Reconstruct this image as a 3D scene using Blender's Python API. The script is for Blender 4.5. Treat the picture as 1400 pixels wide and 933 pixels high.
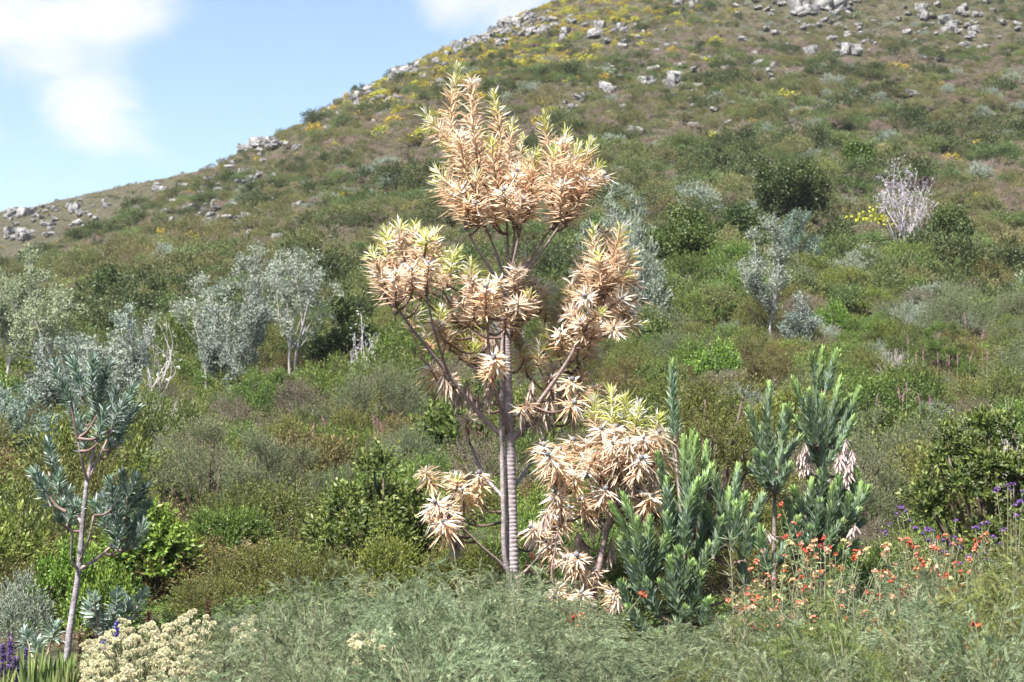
import bpy, bmesh, math, random
import numpy as np
from mathutils import Vector

for o in list(bpy.data.objects):
    bpy.data.objects.remove(o)
scene = bpy.context.scene
COL = scene.collection
R = np.random.default_rng(7)
random.seed(7)

# ------------------------------------------------------------------ camera
CAMZ = 1.6
FPX = 2333.0                         # focal length in pixels of the 1400 px wide photograph
TH = math.atan((640 - 466.5) / FPX)  # pitch up
cd = bpy.data.cameras.new('camera')
cam = bpy.data.objects.new('camera', cd)
COL.objects.link(cam)
cam.location = (0, 0, CAMZ)
cam.rotation_euler = (math.radians(90) + TH, 0, 0)
cd.sensor_width = 36
cd.lens = 36 * FPX / 1400
cd.clip_start = 0.1
cd.clip_end = 3000
cd.dof.use_dof = True
cd.dof.focus_distance = 15.8
cd.dof.aperture_fstop = 4.5
scene.camera = cam

# ------------------------------------------------------------------ sky and sun
SUN = Vector((-0.30, -0.46, 0.84)).normalized()   # towards the sun
w = bpy.data.worlds.new('World')
scene.world = w
w.use_nodes = True
nt = w.node_tree
nt.nodes.clear()
out = nt.nodes.new('ShaderNodeOutputWorld')
bg = nt.nodes.new('ShaderNodeBackground')
sky = nt.nodes.new('ShaderNodeTexSky')
sky.sky_type = 'NISHITA'
sky.sun_disc = False
sky.sun_elevation = math.asin(SUN.z)
sky.sun_rotation = math.atan2(SUN.x, SUN.y)
sky.altitude = 200
sky.air_density = 1.0
sky.dust_density = 0.5
sky.ozone_density = 1.0
bg.inputs['Strength'].default_value = 0.05
tc = nt.nodes.new('ShaderNodeTexCoord')


def wmath(op, a, b=None, clamp=False):
    n = nt.nodes.new('ShaderNodeMath')
    n.operation = op
    n.use_clamp = clamp
    for i, v in enumerate((a, b)):
        if v is None:
            continue
        if isinstance(v, (int, float)):
            n.inputs[i].default_value = v
        else:
            nt.links.new(v, n.inputs[i])
    return n.outputs[0]


def raydir(px, py):
    cx = (px - 700) / FPX
    cy = (466.5 - py) / FPX
    d = Vector((cx, math.cos(TH) - cy * math.sin(TH), math.sin(TH) + cy * math.cos(TH)))
    return d


mp = nt.nodes.new('ShaderNodeMapping')
mp.inputs['Scale'].default_value = (1.0, 1.0, 1.7)
nt.links.new(tc.outputs['Generated'], mp.inputs['Vector'])
nz = nt.nodes.new('ShaderNodeTexNoise')
nz.inputs['Scale'].default_value = 9.0
nz.inputs['Detail'].default_value = 6
nz.inputs['Roughness'].default_value = 0.52
nz.inputs['Distortion'].default_value = 0.5
nt.links.new(mp.outputs[0], nz.inputs['Vector'])
dens = wmath('MULTIPLY_ADD', nz.outputs['Fac'], 2.3)
dens.node.inputs[2].default_value = -1.02
# the cumulus banks seen in the photograph: cloud centres as directions on the sky
for px, py, rad, amp in ((60, 10, 0.055, 0.30), (0, 60, 0.05, 0.12), (95, 140, 0.034, 0.42), (150, 180, 0.034, 0.30), (180, 60, 0.035, 0.18), (650, -12, 0.040, 0.62), (600, 0, 0.02, 0.3), (430, -30, 0.03, 0.22),
                         (390, 110, 0.075, -0.30), (40, 260, 0.04, -0.25), (560, 60, 0.04, -0.2)):
    d = raydir(px, py).normalized()
    dn = nt.nodes.new('ShaderNodeVectorMath')
    dn.operation = 'DISTANCE'
    nt.links.new(tc.outputs['Generated'], dn.inputs[0])
    dn.inputs[1].default_value = d
    f = wmath('DIVIDE', dn.outputs['Value'], rad)
    f = wmath('MULTIPLY', f, f)
    f = wmath('MULTIPLY', f, -1.0)
    f = wmath('EXPONENT', f)
    f = wmath('MULTIPLY', f, amp)
    dens = wmath('ADD', dens, f)
mr = nt.nodes.new('ShaderNodeMapRange')
mr.interpolation_type = 'SMOOTHSTEP'
mr.inputs['From Min'].default_value = 0.12
mr.inputs['From Max'].default_value = 0.90
mr.inputs['To Max'].default_value = 1.0
nt.links.new(dens, mr.inputs['Value'])
mx = nt.nodes.new('ShaderNodeMix')
mx.data_type = 'RGBA'
nt.links.new(mr.outputs[0], mx.inputs['Factor'])
nt.links.new(sky.outputs[0], mx.inputs['A'])
mx.inputs['B'].default_value = (4.9, 4.9, 4.9, 1)
nt.links.new(mx.outputs['Result'], bg.inputs['Color'])
nt.links.new(bg.outputs[0], out.inputs['Surface'])

sl = bpy.data.lights.new('sun', 'SUN')
sl.energy = 4.8
sl.angle = math.radians(3.0)
sl.color = (1.0, 0.955, 0.90)
so = bpy.data.objects.new('sun', sl)
COL.objects.link(so)
so.rotation_euler = SUN.to_track_quat('Z', 'Y').to_euler()
so.location = (-20, -5, 40)

scene.view_settings.view_transform = 'Standard'
scene.view_settings.look = 'None'
scene.view_settings.gamma = 1
scene.view_settings.use_curve_mapping = False
scene.view_settings.exposure = 2.1
scene.render.engine = 'CYCLES'


# ------------------------------------------------------------------ terrain heights
def pt(px, py, Y):
    d = raydir(px, py)
    t = Y / d.y
    return Vector((d.x * t, Y, CAMZ + d.z * t))


PROF = {   # image column -> (distance, image row of the ground there)
    0: [(12, 945), (16, 878), (25, 775), (40, 665), (60, 550), (85, 455), (118, 380), (135, 388), (165, 380), (210, 335), (270, 292), (330, 310), (450, 340)],
    100: [(12, 945), (16, 876), (25, 772), (40, 660), (60, 545), (85, 440), (126, 332), (142, 342), (165, 345), (210, 305), (270, 269), (330, 290), (450, 330)],
    200: [(12, 945), (16, 875), (25, 770), (40, 657), (60, 538), (85, 415), (120, 318), (142, 281), (160, 292), (200, 275), (270, 247), (330, 270), (450, 310)],
    330: [(12, 945), (16, 873), (25, 765), (40, 652), (60, 530), (85, 400), (120, 285), (160, 211), (190, 228), (260, 228), (330, 270), (450, 310)],
    480: [(12, 945), (16, 873), (25, 762), (40, 650), (60, 525), (85, 390), (120, 260), (185, 131), (215, 150), (330, 200), (450, 280)],
    600: [(12, 945), (16, 873), (25, 760), (40, 648), (60, 522), (85, 378), (120, 235), (205, 72), (235, 90), (330, 150), (450, 260)],
    730: [(12, 945), (16, 873), (25, 760), (40, 648), (60, 520), (85, 366), (120, 218), (180, 72), (225, 15), (260, 30), (330, 80), (450, 200)],
    900: [(12, 945), (16, 873), (25, 760), (40, 645), (60, 508), (85, 350), (120, 205), (180, 55), (245, -55), (330, -20), (450, 100)],
    1100: [(12, 945), (16, 873), (25, 760), (40, 642), (60, 500), (85, 342), (120, 200), (180, 45), (265, -110), (330, -90), (450, 20)],
    1400: [(12, 945), (16, 873), (25, 760), (40, 642), (60, 500), (85, 345), (120, 210), (180, 60), (280, -110), (340, -100), (450, 0)],
}
YG = np.exp(np.linspace(math.log(4), math.log(450), 260))
PG = np.linspace(-1100, 2500, 361)


def _grid():
    cols = sorted(PROF)
    zc = []
    for c in cols:
        ys = [4] + [a for a, b in PROF[c]]
        zs = [0] + [pt(c, b, a).z for a, b in PROF[c]]
        zc.append(np.interp(np.log(YG), np.log(ys), zs))
    zc = np.array(zc)
    g = np.empty((len(PG), len(YG)))
    for j in range(len(YG)):
        g[:, j] = np.interp(PG, cols, zc[:, j])
    for _ in range(2):
        k = np.ones(5) / 5
        for i in range(len(PG)):
            g[i] = np.convolve(np.pad(g[i], 2, 'edge'), k, 'valid')
        for j in range(len(YG)):
            g[:, j] = np.convolve(np.pad(g[:, j], 2, 'edge'), k, 'valid')
    return g


ZG = _grid()


def wob(x, y, s, ph=0.0):
    x = x / s
    y = y / s
    return (np.sin(x * 1.3 + 1.7 * np.sin(y * 0.9 + ph) + ph) + np.sin(y * 1.7 + 1.3 * np.sin(x * 1.1 + 2 * ph) + 3.1)
            + 0.5 * np.sin(x * 2.9 + y * 2.3 + ph)) / 2.5


def ground(x, y):
    x = np.asarray(x, float)
    y = np.asarray(y, float)
    yy = np.clip(y, 4, 449.9)
    px = 700 + FPX * x / (yy / math.cos(TH))
    px = np.clip(px, -1099, 2499)
    fj = np.interp(np.log(yy), np.log(YG), np.arange(len(YG)))
    fi = (px - PG[0]) / (PG[1] - PG[0])
    i = np.clip(fi.astype(int), 0, len(PG) - 2)
    j = np.clip(fj.astype(int), 0, len(YG) - 2)
    a = fi - i
    b = fj - j
    z = (ZG[i, j] * (1 - a) * (1 - b) + ZG[i + 1, j] * a * (1 - b) + ZG[i, j + 1] * (1 - a) * b + ZG[i + 1, j + 1] * a * b)
    amp = np.clip((y - 25) / 120, 0, 1)
    return z + amp * (0.5 * wob(x, y, 9.0) + 0.3 * wob(x, y, 3.1, 1.0)) + 0.03 * wob(x, y, 1.7, 2.0)


def gz(x, y):
    return float(ground(np.array([x]), np.array([y]))[0])


def gpt(px, Y):
    p = pt(px, 640, Y)
    return Vector((p.x, Y, gz(p.x, Y)))


# ------------------------------------------------------------------ mesh helpers
class Buf:
    def __init__(s):
        s.v, s.c, s.q, s.t, s.n = [], [], [], [], 0

    def add(s, v, c, tris=None, quads=None):
        v = np.asarray(v, float).reshape(-1, 3)
        c = np.asarray(c, float)
        if c.ndim == 1:
            c = np.tile(c[:3], (len(v), 1))
        if tris is not None and len(tris):
            s.t.append(np.asarray(tris) + s.n)
        if quads is not None and len(quads):
            s.q.append(np.asarray(quads) + s.n)
        s.v.append(v)
        s.c.append(c.reshape(-1, 3))
        s.n += len(v)

    def mesh(s, name, mat, smooth=False):
        v = np.concatenate(s.v)
        c = np.concatenate(s.c)
        t = np.concatenate(s.t) if s.t else np.zeros((0, 3), int)
        q = np.concatenate(s.q) if s.q else np.zeros((0, 4), int)
        me = bpy.data.meshes.new(name)
        me.vertices.add(len(v))
        me.vertices.foreach_set('co', v.astype(np.float32).ravel())
        me.loops.add(t.size + q.size)
        me.loops.foreach_set('vertex_index', np.concatenate([t.ravel(), q.ravel()]).astype(np.int32))
        me.polygons.add(len(t) + len(q))
        ls = np.concatenate([np.arange(len(t)) * 3, t.size + np.arange(len(q)) * 4]).astype(np.int32)
        me.polygons.foreach_set('loop_start', ls)
        me.update(calc_edges=True)
        a = me.attributes.new('Col', 'FLOAT_COLOR', 'POINT')
        a.data.foreach_set('color', np.concatenate([np.clip(c, 0, 1), np.ones((len(c), 1))], 1).astype(np.float32).ravel())
        if smooth:
            me.shade_smooth()
        for m in (mat if isinstance(mat, (list, tuple)) else [mat]):
            me.materials.append(m)
        return me


def unit(a):
    return a / np.maximum(np.linalg.norm(a, axis=-1, keepdims=True), 1e-9)


def rvec(n, rng=R):
    return unit(rng.normal(size=(n, 3)))


def leaves(buf, P, D, L, W, cb, ct=None, N=None, fold=0.15, droop=0.0, detail=1):
    """a batch of folded leaves. detail 0: one kite of 2 triangles; 1: lance shape of 6 points"""
    n = len(P)
    P = np.asarray(P, float)
    D = unit(np.asarray(D, float))
    L = np.broadcast_to(np.asarray(L, float), (n,))[:, None]
    W = np.broadcast_to(np.asarray(W, float), (n,))[:, None]
    if N is None:
        N = rvec(n)
    S = unit(np.cross(D, N))
    N = np.cross(S, D)
    cb = np.broadcast_to(np.asarray(cb, float), (n, 3))
    ct = cb if ct is None else np.broadcast_to(np.asarray(ct, float), (n, 3))
    down = np.array([0, 0, -1.0])
    if detail == 0:
        m = P + D * L * 0.5 + N * W * fold
        v = np.stack([P, m + S * W * .5, P + D * L + down * L * droop, m - S * W * .5], 1)
        c = np.stack([cb, cb * .5 + ct * .5, ct, cb * .5 + ct * .5], 1)
        i = np.arange(n)[:, None] * 4
        buf.add(v.reshape(-1, 3), c.reshape(-1, 3), tris=np.concatenate([i + [0, 1, 2], i + [0, 2, 3]]))
    else:
        m1 = P + D * L * .32 - N * W * fold
        m2 = P + D * L * .68 - N * W * fold + down * L * droop * .45
        tip = P + D * L + down * L * droop
        up = N * W * fold * 2
        v = np.stack([P, m1 + S * W * .45 + up, m1 - S * W * .45 + up, m2 + S * W * .42 + up, m2 - S * W * .42 + up, tip, m1, m2], 1)
        c1 = cb * .65 + ct * .35
        c2 = cb * .3 + ct * .7
        c = np.stack([cb, c1, c1, c2, c2, ct, c1, c2], 1)
        i = np.arange(n)[:, None] * 8
        tr = np.concatenate([i + [0, 1, 6], i + [0, 6, 2], i + [3, 5, 7], i + [7, 5, 4]])
        qd = np.concatenate([i + [1, 3, 7, 6], i + [6, 7, 4, 2]])
        buf.add(v.reshape(-1, 3), c.reshape(-1, 3), tris=tr, quads=qd)


def curve(pts, n):
    """Catmull-Rom through points"""
    p = np.array([list(a) for a in pts], float)
    if len(p) == 2:
        return p[0] + (p[1] - p[0]) * np.linspace(0, 1, n)[:, None]
    q = np.vstack([2 * p[0] - p[1], p, 2 * p[-1] - p[-2]])
    u = np.linspace(0, len(p) - 1, n)
    i = np.clip(u.astype(int), 0, len(p) - 2)
    t = (u - i)[:, None]
    a, b, c, d = q[i], q[i + 1], q[i + 2], q[i + 3]
    return .5 * (2 * b + (c - a) * t + (2 * a - 5 * b + 4 * c - d) * t ** 2 + (3 * b - 3 * c + d - a) * t ** 3)


def frames(path):
    T = unit(np.gradient(path, axis=0))
    ref = np.array([1.0, 0.13, 0.07])
    U = unit(np.cross(T, ref))
    V = np.cross(T, U)
    return T, U, V


def tube(buf, pts, r0, r1, c0, c1=None, n=10, sides=6, rings=0.0, ringn=0, wobble=0.0):
    path = curve(pts, n)
    T, U, V = frames(path)
    t = np.linspace(0, 1, n)
    r = r0 + (r1 - r0) * t
    if rings:
        r = r * (1 + rings * (np.abs(np.sin(t * math.pi * ringn + .8 * np.sin(t * 40))) ** 0.6 - 0.6) + .02 * np.sin(t * 23))
    elif n >= 8:
        r = r * (1 + .35 * np.exp(-t * n * .45)) * (1 + .05 * np.sin(t * n * 1.9 + r0 * 900))
    a = np.arange(sides) / sides * 2 * math.pi
    rr = r[:, None] * (1 + wobble * R.normal(size=(n, sides)))
    v = path[:, None, :] + rr[:, :, None] * (np.cos(a)[None, :, None] * U[:, None, :] + np.sin(a)[None, :, None] * V[:, None, :])
    c0 = np.array(c0, float)
    c1 = c0 if c1 is None else np.array(c1, float)
    c = (c0 + (c1 - c0) * t[:, None])[:, None, :] * np.ones((1, sides, 1))
    if rings:
        c = c * np.clip(.62 + .42 * (r / (r0 + (r1 - r0) * t)) ** 3, .4, 1.25)[:, None, None] * (1 + .12 * R.normal(size=(n, sides, 1))) * (1 + .14 * np.sin(t * 31 + np.sin(t * 13) * 2)[:, None, None])
    else:
        c = c * (1 + .06 * R.normal(size=(n, sides, 1)))
    i = np.arange(n - 1)[:, None] * sides
    k = np.arange(sides)[None, :]
    k2 = (k + 1) % sides
    q = np.stack([i + k, i + k2, i + sides + k2, i + sides + k], -1).reshape(-1, 4)
    cap = np.array([[(n - 1) * sides + (j % sides) for j in (0, m, m + 1)] for m in range(1, sides - 1)])
    buf.add(v.reshape(-1, 3), c.reshape(-1, 3), quads=q, tris=cap)
    return path


# ------------------------------------------------------------------ materials
def new_mat(name):
    m = bpy.data.materials.new(name)
    m.use_nodes = True
    m.node_tree.nodes.clear()
    return m, m.node_tree


def foliage(name, rough=.5, transl=.3, spec=.35, objvar=.22, huevar=.03, sat=1.0, val=1.0):
    m, t = new_mat(name)
    o = t.nodes.new('ShaderNodeOutputMaterial')
    at = t.nodes.new('ShaderNodeAttribute')
    at.attribute_name = 'Col'
    oi = t.nodes.new('ShaderNodeObjectInfo')
    hs = t.nodes.new('ShaderNodeHueSaturation')
    t.links.new(at.outputs['Color'], hs.inputs['Color'])
    a = t.nodes.new('ShaderNodeMapRange')
    t.links.new(oi.outputs['Random'], a.inputs['Value'])
    a.inputs['To Min'].default_value = val * (1 - objvar)
    a.inputs['To Max'].default_value = val * (1 + objvar)
    t.links.new(a.outputs[0], hs.inputs['Value'])
    wn = t.nodes.new('ShaderNodeTexWhiteNoise')
    wn.noise_dimensions = '1D'
    t.links.new(oi.outputs['Random'], wn.inputs['W'])
    b = t.nodes.new('ShaderNodeMapRange')
    t.links.new(wn.outputs['Value'], b.inputs['Value'])
    b.inputs['To Min'].default_value = .5 - huevar
    b.inputs['To Max'].default_value = .5 + huevar
    t.links.new(b.outputs[0], hs.inputs['Hue'])
    hs.inputs['Saturation'].default_value = sat
    p = t.nodes.new('ShaderNodeBsdfPrincipled')
    p.inputs['Roughness'].default_value = rough
    p.inputs['Specular IOR Level'].default_value = spec
    t.links.new(hs.outputs[0], p.inputs['Base Color'])
    if transl > 0:
        tr = t.nodes.new('ShaderNodeBsdfTranslucent')
        t.links.new(hs.outputs[0], tr.inputs['Color'])
        mixs = t.nodes.new('ShaderNodeMixShader')
        mixs.inputs[0].default_value = transl
        t.links.new(p.outputs[0], mixs.inputs[1])
        t.links.new(tr.outputs[0], mixs.inputs[2])
        t.links.new(mixs.outputs[0], o.inputs['Surface'])
    else:
        t.links.new(p.outputs[0], o.inputs['Surface'])
    return m


def bark(name, scale=(30, 30, 8), contrast=.5, rough=.85, bump=.4):
    m, t = new_mat(name)
    o = t.nodes.new('ShaderNodeOutputMaterial')
    at = t.nodes.new('ShaderNodeAttribute')
    at.attribute_name = 'Col'
    co = t.nodes.new('ShaderNodeTexCoord')
    mpp = t.nodes.new('ShaderNodeMapping')
    mpp.inputs['Scale'].default_value = scale
    t.links.new(co.outputs['Object'], mpp.inputs[0])
    n = t.nodes.new('ShaderNodeTexNoise')
    n.inputs['Scale'].default_value = 1.0
    n.inputs['Detail'].default_value = 5
    t.links.new(mpp.outputs[0], n.inputs['Vector'])
    r = t.nodes.new('ShaderNodeMapRange')
    r.inputs['From Min'].default_value = .3
    r.inputs['From Max'].default_value = .7
    r.inputs['To Min'].default_value = 1 - contrast
    r.inputs['To Max'].default_value = 1 + contrast * .6
    t.links.new(n.outputs['Fac'], r.inputs['Value'])
    mu = t.nodes.new('ShaderNodeVectorMath')
    mu.operation = 'SCALE'
    t.links.new(at.outputs['Color'], mu.inputs[0])
    t.links.new(r.outputs[0], mu.inputs['Scale'])
    bp = t.nodes.new('ShaderNodeBump')
    bp.inputs['Strength'].default_value = bump
    bp.inputs['Distance'].default_value = .01
    t.links.new(n.outputs['Fac'], bp.inputs['Height'])
    p = t.nodes.new('ShaderNodeBsdfPrincipled')
    p.inputs['Roughness'].default_value = rough
    p.inputs['Specular IOR Level'].default_value = .2
    t.links.new(mu.outputs[0], p.inputs['Base Color'])
    t.links.new(bp.outputs[0], p.inputs['Normal'])
    t.links.new(p.outputs[0], o.inputs['Surface'])
    return m


def noise_mat(name, cols, scale, rough=.9, bump=.5, dist=.05, detail=8, coord='Object', fine=0.0):
    m, t = new_mat(name)
    o = t.nodes.new('ShaderNodeOutputMaterial')
    co = t.nodes.new('ShaderNodeTexCoord')
    n = t.nodes.new('ShaderNodeTexNoise')
    n.inputs['Scale'].default_value = scale
    n.inputs['Detail'].default_value = detail
    n.inputs['Roughness'].default_value = .62
    t.links.new(co.outputs[coord], n.inputs['Vector'])
    r = t.nodes.new('ShaderNodeValToRGB')
    e = r.color_ramp.elements
    e[0].position, e[0].color = cols[0][0], (*cols[0][1], 1)
    e[1].position, e[1].color = cols[-1][0], (*cols[-1][1], 1)
    for p_, c_ in cols[1:-1]:
        x = e.new(p_)
        x.color = (*c_, 1)
    t.links.new(n.outputs['Fac'], r.inputs[0])
    n2 = t.nodes.new('ShaderNodeTexNoise')
    n2.inputs['Scale'].default_value = scale * 6
    n2.inputs['Detail'].default_value = 6
    t.links.new(co.outputs[coord], n2.inputs['Vector'])
    bp = t.nodes.new('ShaderNodeBump')
    bp.inputs['Strength'].default_value = bump
    bp.inputs['Distance'].default_value = dist
    t.links.new(n2.outputs['Fac'], bp.inputs['Height'])
    p = t.nodes.new('ShaderNodeBsdfPrincipled')
    p.inputs['Roughness'].default_value = rough
    p.inputs['Specular IOR Level'].default_value = .2
    src = r.outputs[0]
    if fine:
        mu = t.nodes.new('ShaderNodeMix')
        mu.data_type = 'RGBA'
        mu.blend_type = 'MULTIPLY'
        mu.inputs['Factor'].default_value = fine
        t.links.new(src, mu.inputs['A'])
        g = t.nodes.new('ShaderNodeValToRGB')
        g.color_ramp.elements[0].position = .35
        g.color_ramp.elements[1].position = .65
        t.links.new(n2.outputs['Fac'], g.inputs[0])
        t.links.new(g.outputs[0], mu.inputs['B'])
        src = mu.outputs['Result']
    t.links.new(src, p.inputs['Base Color'])
    t.links.new(bp.outputs[0], p.inputs['Normal'])
    t.links.new(p.outputs[0], o.inputs['Surface'])
    return m


M_DRY = foliage('dry_silver_leaf', rough=.42, transl=.48, spec=.4, objvar=.06, huevar=.004)
M_SILVER = foliage('silky_green_leaf', rough=.45, transl=.34, spec=.3, objvar=.08, huevar=.008)
M_LEAF = foliage('shrub_leaf', rough=.5, transl=.32, spec=.3)
M_GLOSS = foliage('glossy_shrub_leaf', rough=.5, transl=.3, spec=.28, objvar=.08, huevar=.01)
M_SOFT = foliage('soft_grey_leaf', rough=.6, transl=.3, spec=.25, objvar=.12, huevar=.012)
M_FEATHER = foliage('feathery_leaf', rough=.6, transl=.35, spec=.2, objvar=.34, huevar=.022, sat=1.12)
M_PETAL = foliage('petal', rough=.55, transl=.35, spec=.25, objvar=.15, huevar=.012)
M_CONE = foliage('seed_cone', rough=.7, transl=0, spec=.2, objvar=.2, huevar=.02)
M_BARK = bark('grey_bark', (22, 22, 60), .45)
M_TWIG = bark('twig_bark', (60, 60, 60), .35)
M_ROCK = noise_mat('sandstone', [(.30, (.06, .058, .059)), (.43, (.17, .165, .162)), (.56, (.29, .282, .275)), (.70, (.43, .42, .405))], 2.2, bump=.7, dist=.12, fine=.45)
M_GROUND = noise_mat('fynbos_soil', [(.3, (.026, .027, .014)), (.45, (.042, .042, .02)), (.58, (.062, .054, .032)), (.75, (.095, .08, .055))], .55, bump=.8, dist=.25, coord='Object', fine=.5)


def link(me_or_none, name, parent=None):
    o = bpy.data.objects.new(name, me_or_none)
    COL.objects.link(o)
    if parent is not None:
        o.parent = parent
    return o


def tag(o, label, cat, group=None, kind=None):
    o['label'] = label
    o['category'] = cat
    if group:
        o['group'] = group
    if kind:
        o['kind'] = kind
    return o


# ------------------------------------------------------------------ the ground sheet
def build_ground():
    def axis(dense_lo, dense_hi, step, lo, hi):
        a = list(np.arange(dense_lo, dense_hi + 1e-6, step))
        s = step
        x = a[-1]
        while x < hi:
            s *= 1.18
            x += s
            a.append(min(x, hi))
        s = step
        x = a[0]
        pre = []
        while x > lo:
            s *= 1.18
            x -= s
            pre.append(max(x, lo))
        return np.array(pre[::-1] + a)
    xs = axis(-75, 85, .75, -700, 700)
    ys = axis(2, 300, .75, -400, 900)
    X, Y = np.meshgrid(xs, ys)
    Z = ground(X.ravel(), Y.ravel())
    v = np.stack([X.ravel(), Y.ravel(), Z], 1)
    nx = len(xs)
    i = (np.arange(len(ys) - 1)[:, None] * nx + np.arange(nx - 1)[None, :]).ravel()
    b = Buf()
    b.add(v, (1, 1, 1), quads=np.stack([i, i + 1, i + nx + 1, i + nx], 1))
    o = link(b.mesh('hillside_ground', M_GROUND, True), 'hillside_ground')
    o['kind'] = 'structure'
    o['label'] = 'brown soil of the garden bed rising into the mountainside'


build_ground()


# ------------------------------------------------------------------ leafy shoots
def lerp(a, b, t):
    a = np.asarray(a, float)
    b = np.asarray(b, float)
    return a + (b - a) * np.asarray(t, float)[..., None]


def shoot_leaves(buf, path, n, L, W, ang, colf, droop=0.1, jit=.22, t0=0.0, rng=R, fold=.15, ljit=.2):
    """leaves in a spiral round a stem path; ang(t) is the angle from the stem in radians; colf(t, rnd) -> base, tip colours"""
    T, U, V = frames(path)
    t = t0 + (1 - t0) * (np.arange(n) + .5) / n
    f = t * (len(path) - 1)
    i = np.clip(f.astype(int), 0, len(path) - 2)
    a = (f - i)[:, None]
    P = path[i] * (1 - a) + path[i + 1] * a
    Tt, Ut, Vt = T[i], U[i], V[i]
    ph = np.arange(n) * 2.39996 + rng.uniform(0, 6.28) + rng.normal(size=n) * .25
    an = ang(t) + rng.normal(size=n) * jit
    out_ = np.cos(ph)[:, None] * Ut + np.sin(ph)[:, None] * Vt
    D = np.cos(an)[:, None] * Tt + np.sin(an)[:, None] * out_
    Nn = np.sin(an)[:, None] * Tt - np.cos(an)[:, None] * out_
    Nn = unit(Nn + rng.normal(size=(n, 3)) * .35)
    cb, ct = colf(t, rng.random(n))
    Ls = (L(t) if callable(L) else L) * (1 + rng.normal(size=n) * ljit * .6)
    leaves(buf, P, D, Ls, W * (1 + rng.normal(size=n) * .15), cb, ct, N=Nn, droop=droop, fold=fold)


TAN = np.array((.64, .385, .190))
TAN2 = np.array((.70, .52, .345))
CREAM = np.array((.66, .57, .44))
WHITE = np.array((.68, .66, .62))
YEL = np.array((.50, .51, .09))
PALEG = np.array((.43, .47, .17))
BROWN = np.array((.30, .205, .14))
GREY = np.array((.42, .34, .30))


def dry_col(t, rnd, greenfrom=.72, tone=0.0):
    body = lerp(TAN, TAN2, rnd)
    body = body * (1 - tone * .55) + np.array((.44, .35, .29)) * tone * .55
    body = np.where((rnd > .86)[:, None], CREAM, body)
    g = lerp(YEL, PALEG, rnd)
    g = np.where((rnd > .68)[:, None], WHITE * .97, g)
    k = np.clip((t - greenfrom) / .16, 0, 1)[:, None]
    cb = body * (1 - k) + g * k
    ct = cb * .82 + WHITE * .18 * np.clip(.4 + t, 0, 1)[:, None]
    return cb, ct


def tall_shoot(path, lenm, w=1.0, green=.72, rng=R):
    b = Buf()
    tube(b, [path[0], path[len(path) // 2], path[-1]], .011, .005, (.20, .13, .11), (.45, .34, .22), n=8, sides=5)
    n = int(34 + 190 * lenm)
    tone = rng.random()
    w = w * rng.uniform(.85, 1.08)
    shoot_leaves(b, path, n, lambda t: .15 * w * (1 - .25 * np.clip((t - .8) / .2, 0, 1)), .0175, lambda t: 1.28 - .55 * t ** 1.5 - .35 * np.clip((t - .85) / .15, 0, 1),
                 lambda t, r: dry_col(t, r, green, tone), droop=.06, jit=.24, rng=rng, ljit=.35)
    return b


def cone_body(path, lenm, rng=R, cup=0.0):
    """hanging skirt of dry leaves under a wide pale rosette"""
    b = Buf()
    tube(b, [path[0], path[len(path) // 2], path[-1]], .011, .007, (.20, .13, .11), (.42, .32, .25), n=8, sides=5)
    n = int(32 + 180 * lenm)
    tone = rng.random()
    tone2 = rng.random() ** 1.3

    def cf(t, r):
        cb = lerp(TAN, TAN2, np.clip(r * .7 + tone * .4, 0, 1))
        cb = cb * (1 - tone2 * .6) + np.array((.46, .36, .30)) * tone2 * .6
        cb = np.where((r > .87)[:, None], CREAM * .96, cb)
        return cb, cb * .78 + CREAM * .22
    shoot_leaves(b, path, n, .138 * rng.uniform(.85, 1.12), .0175, lambda t: 2.0 - .6 * t - cup * (.62 - .15 * t), cf, droop=.2 - .14 * cup, jit=.36 - .12 * cup, rng=rng, ljit=.45)
    m = int(rng.integers(13, 24))
    T = unit(path[-1] - path[-2])
    q = path[-1] + T * np.linspace(-.05, .0, 8)[:, None]

    def cw(t, r):
        cb = np.where((r > .75)[:, None], CREAM, WHITE)
        return cb, cb
    shoot_leaves(b, q, m, .125, .021, lambda t: 1.5 - .25 * t - .15 * cup, cw, droop=.2 - .12 * cup, jit=.3, rng=rng, ljit=.4)
    return b


def dead_hang(path, lenm, rng=R, col=None):
    b = Buf()
    tube(b, [path[0], path[len(path) // 2], path[-1]], .010, .006, (.24, .17, .14), n=8, sides=5)

    def cf(t, r):
        cb = lerp(GREY if col is None else col, BROWN if col is None else col * .8, r * .7)
        return cb, cb * .7 + CREAM * .3
    n = int(18 + 110 * lenm)
    LL = .15 if col is None else .095
    T, U, V = frames(path)
    t = (np.arange(n) + .5) / n
    f = t * (len(path) - 1)
    i = np.clip(f.astype(int), 0, len(path) - 2)
    P = path[i] + (path[i + 1] - path[i]) * (f - i)[:, None]
    ph = np.arange(n) * 2.4
    D = np.stack([np.cos(ph) * .45, np.sin(ph) * .45, -np.ones(n)], 1) + rng.normal(size=(n, 3)) * .15
    cb, ct = cf(t, rng.random(n))
    leaves(b, P, D, LL * (1 + rng.normal(size=n) * .2), .022, cb, ct, N=np.stack([np.cos(ph), np.sin(ph), np.zeros(n)], 1) + rng.normal(size=(n, 3)) * .3, droop=0)
    return b


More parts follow.
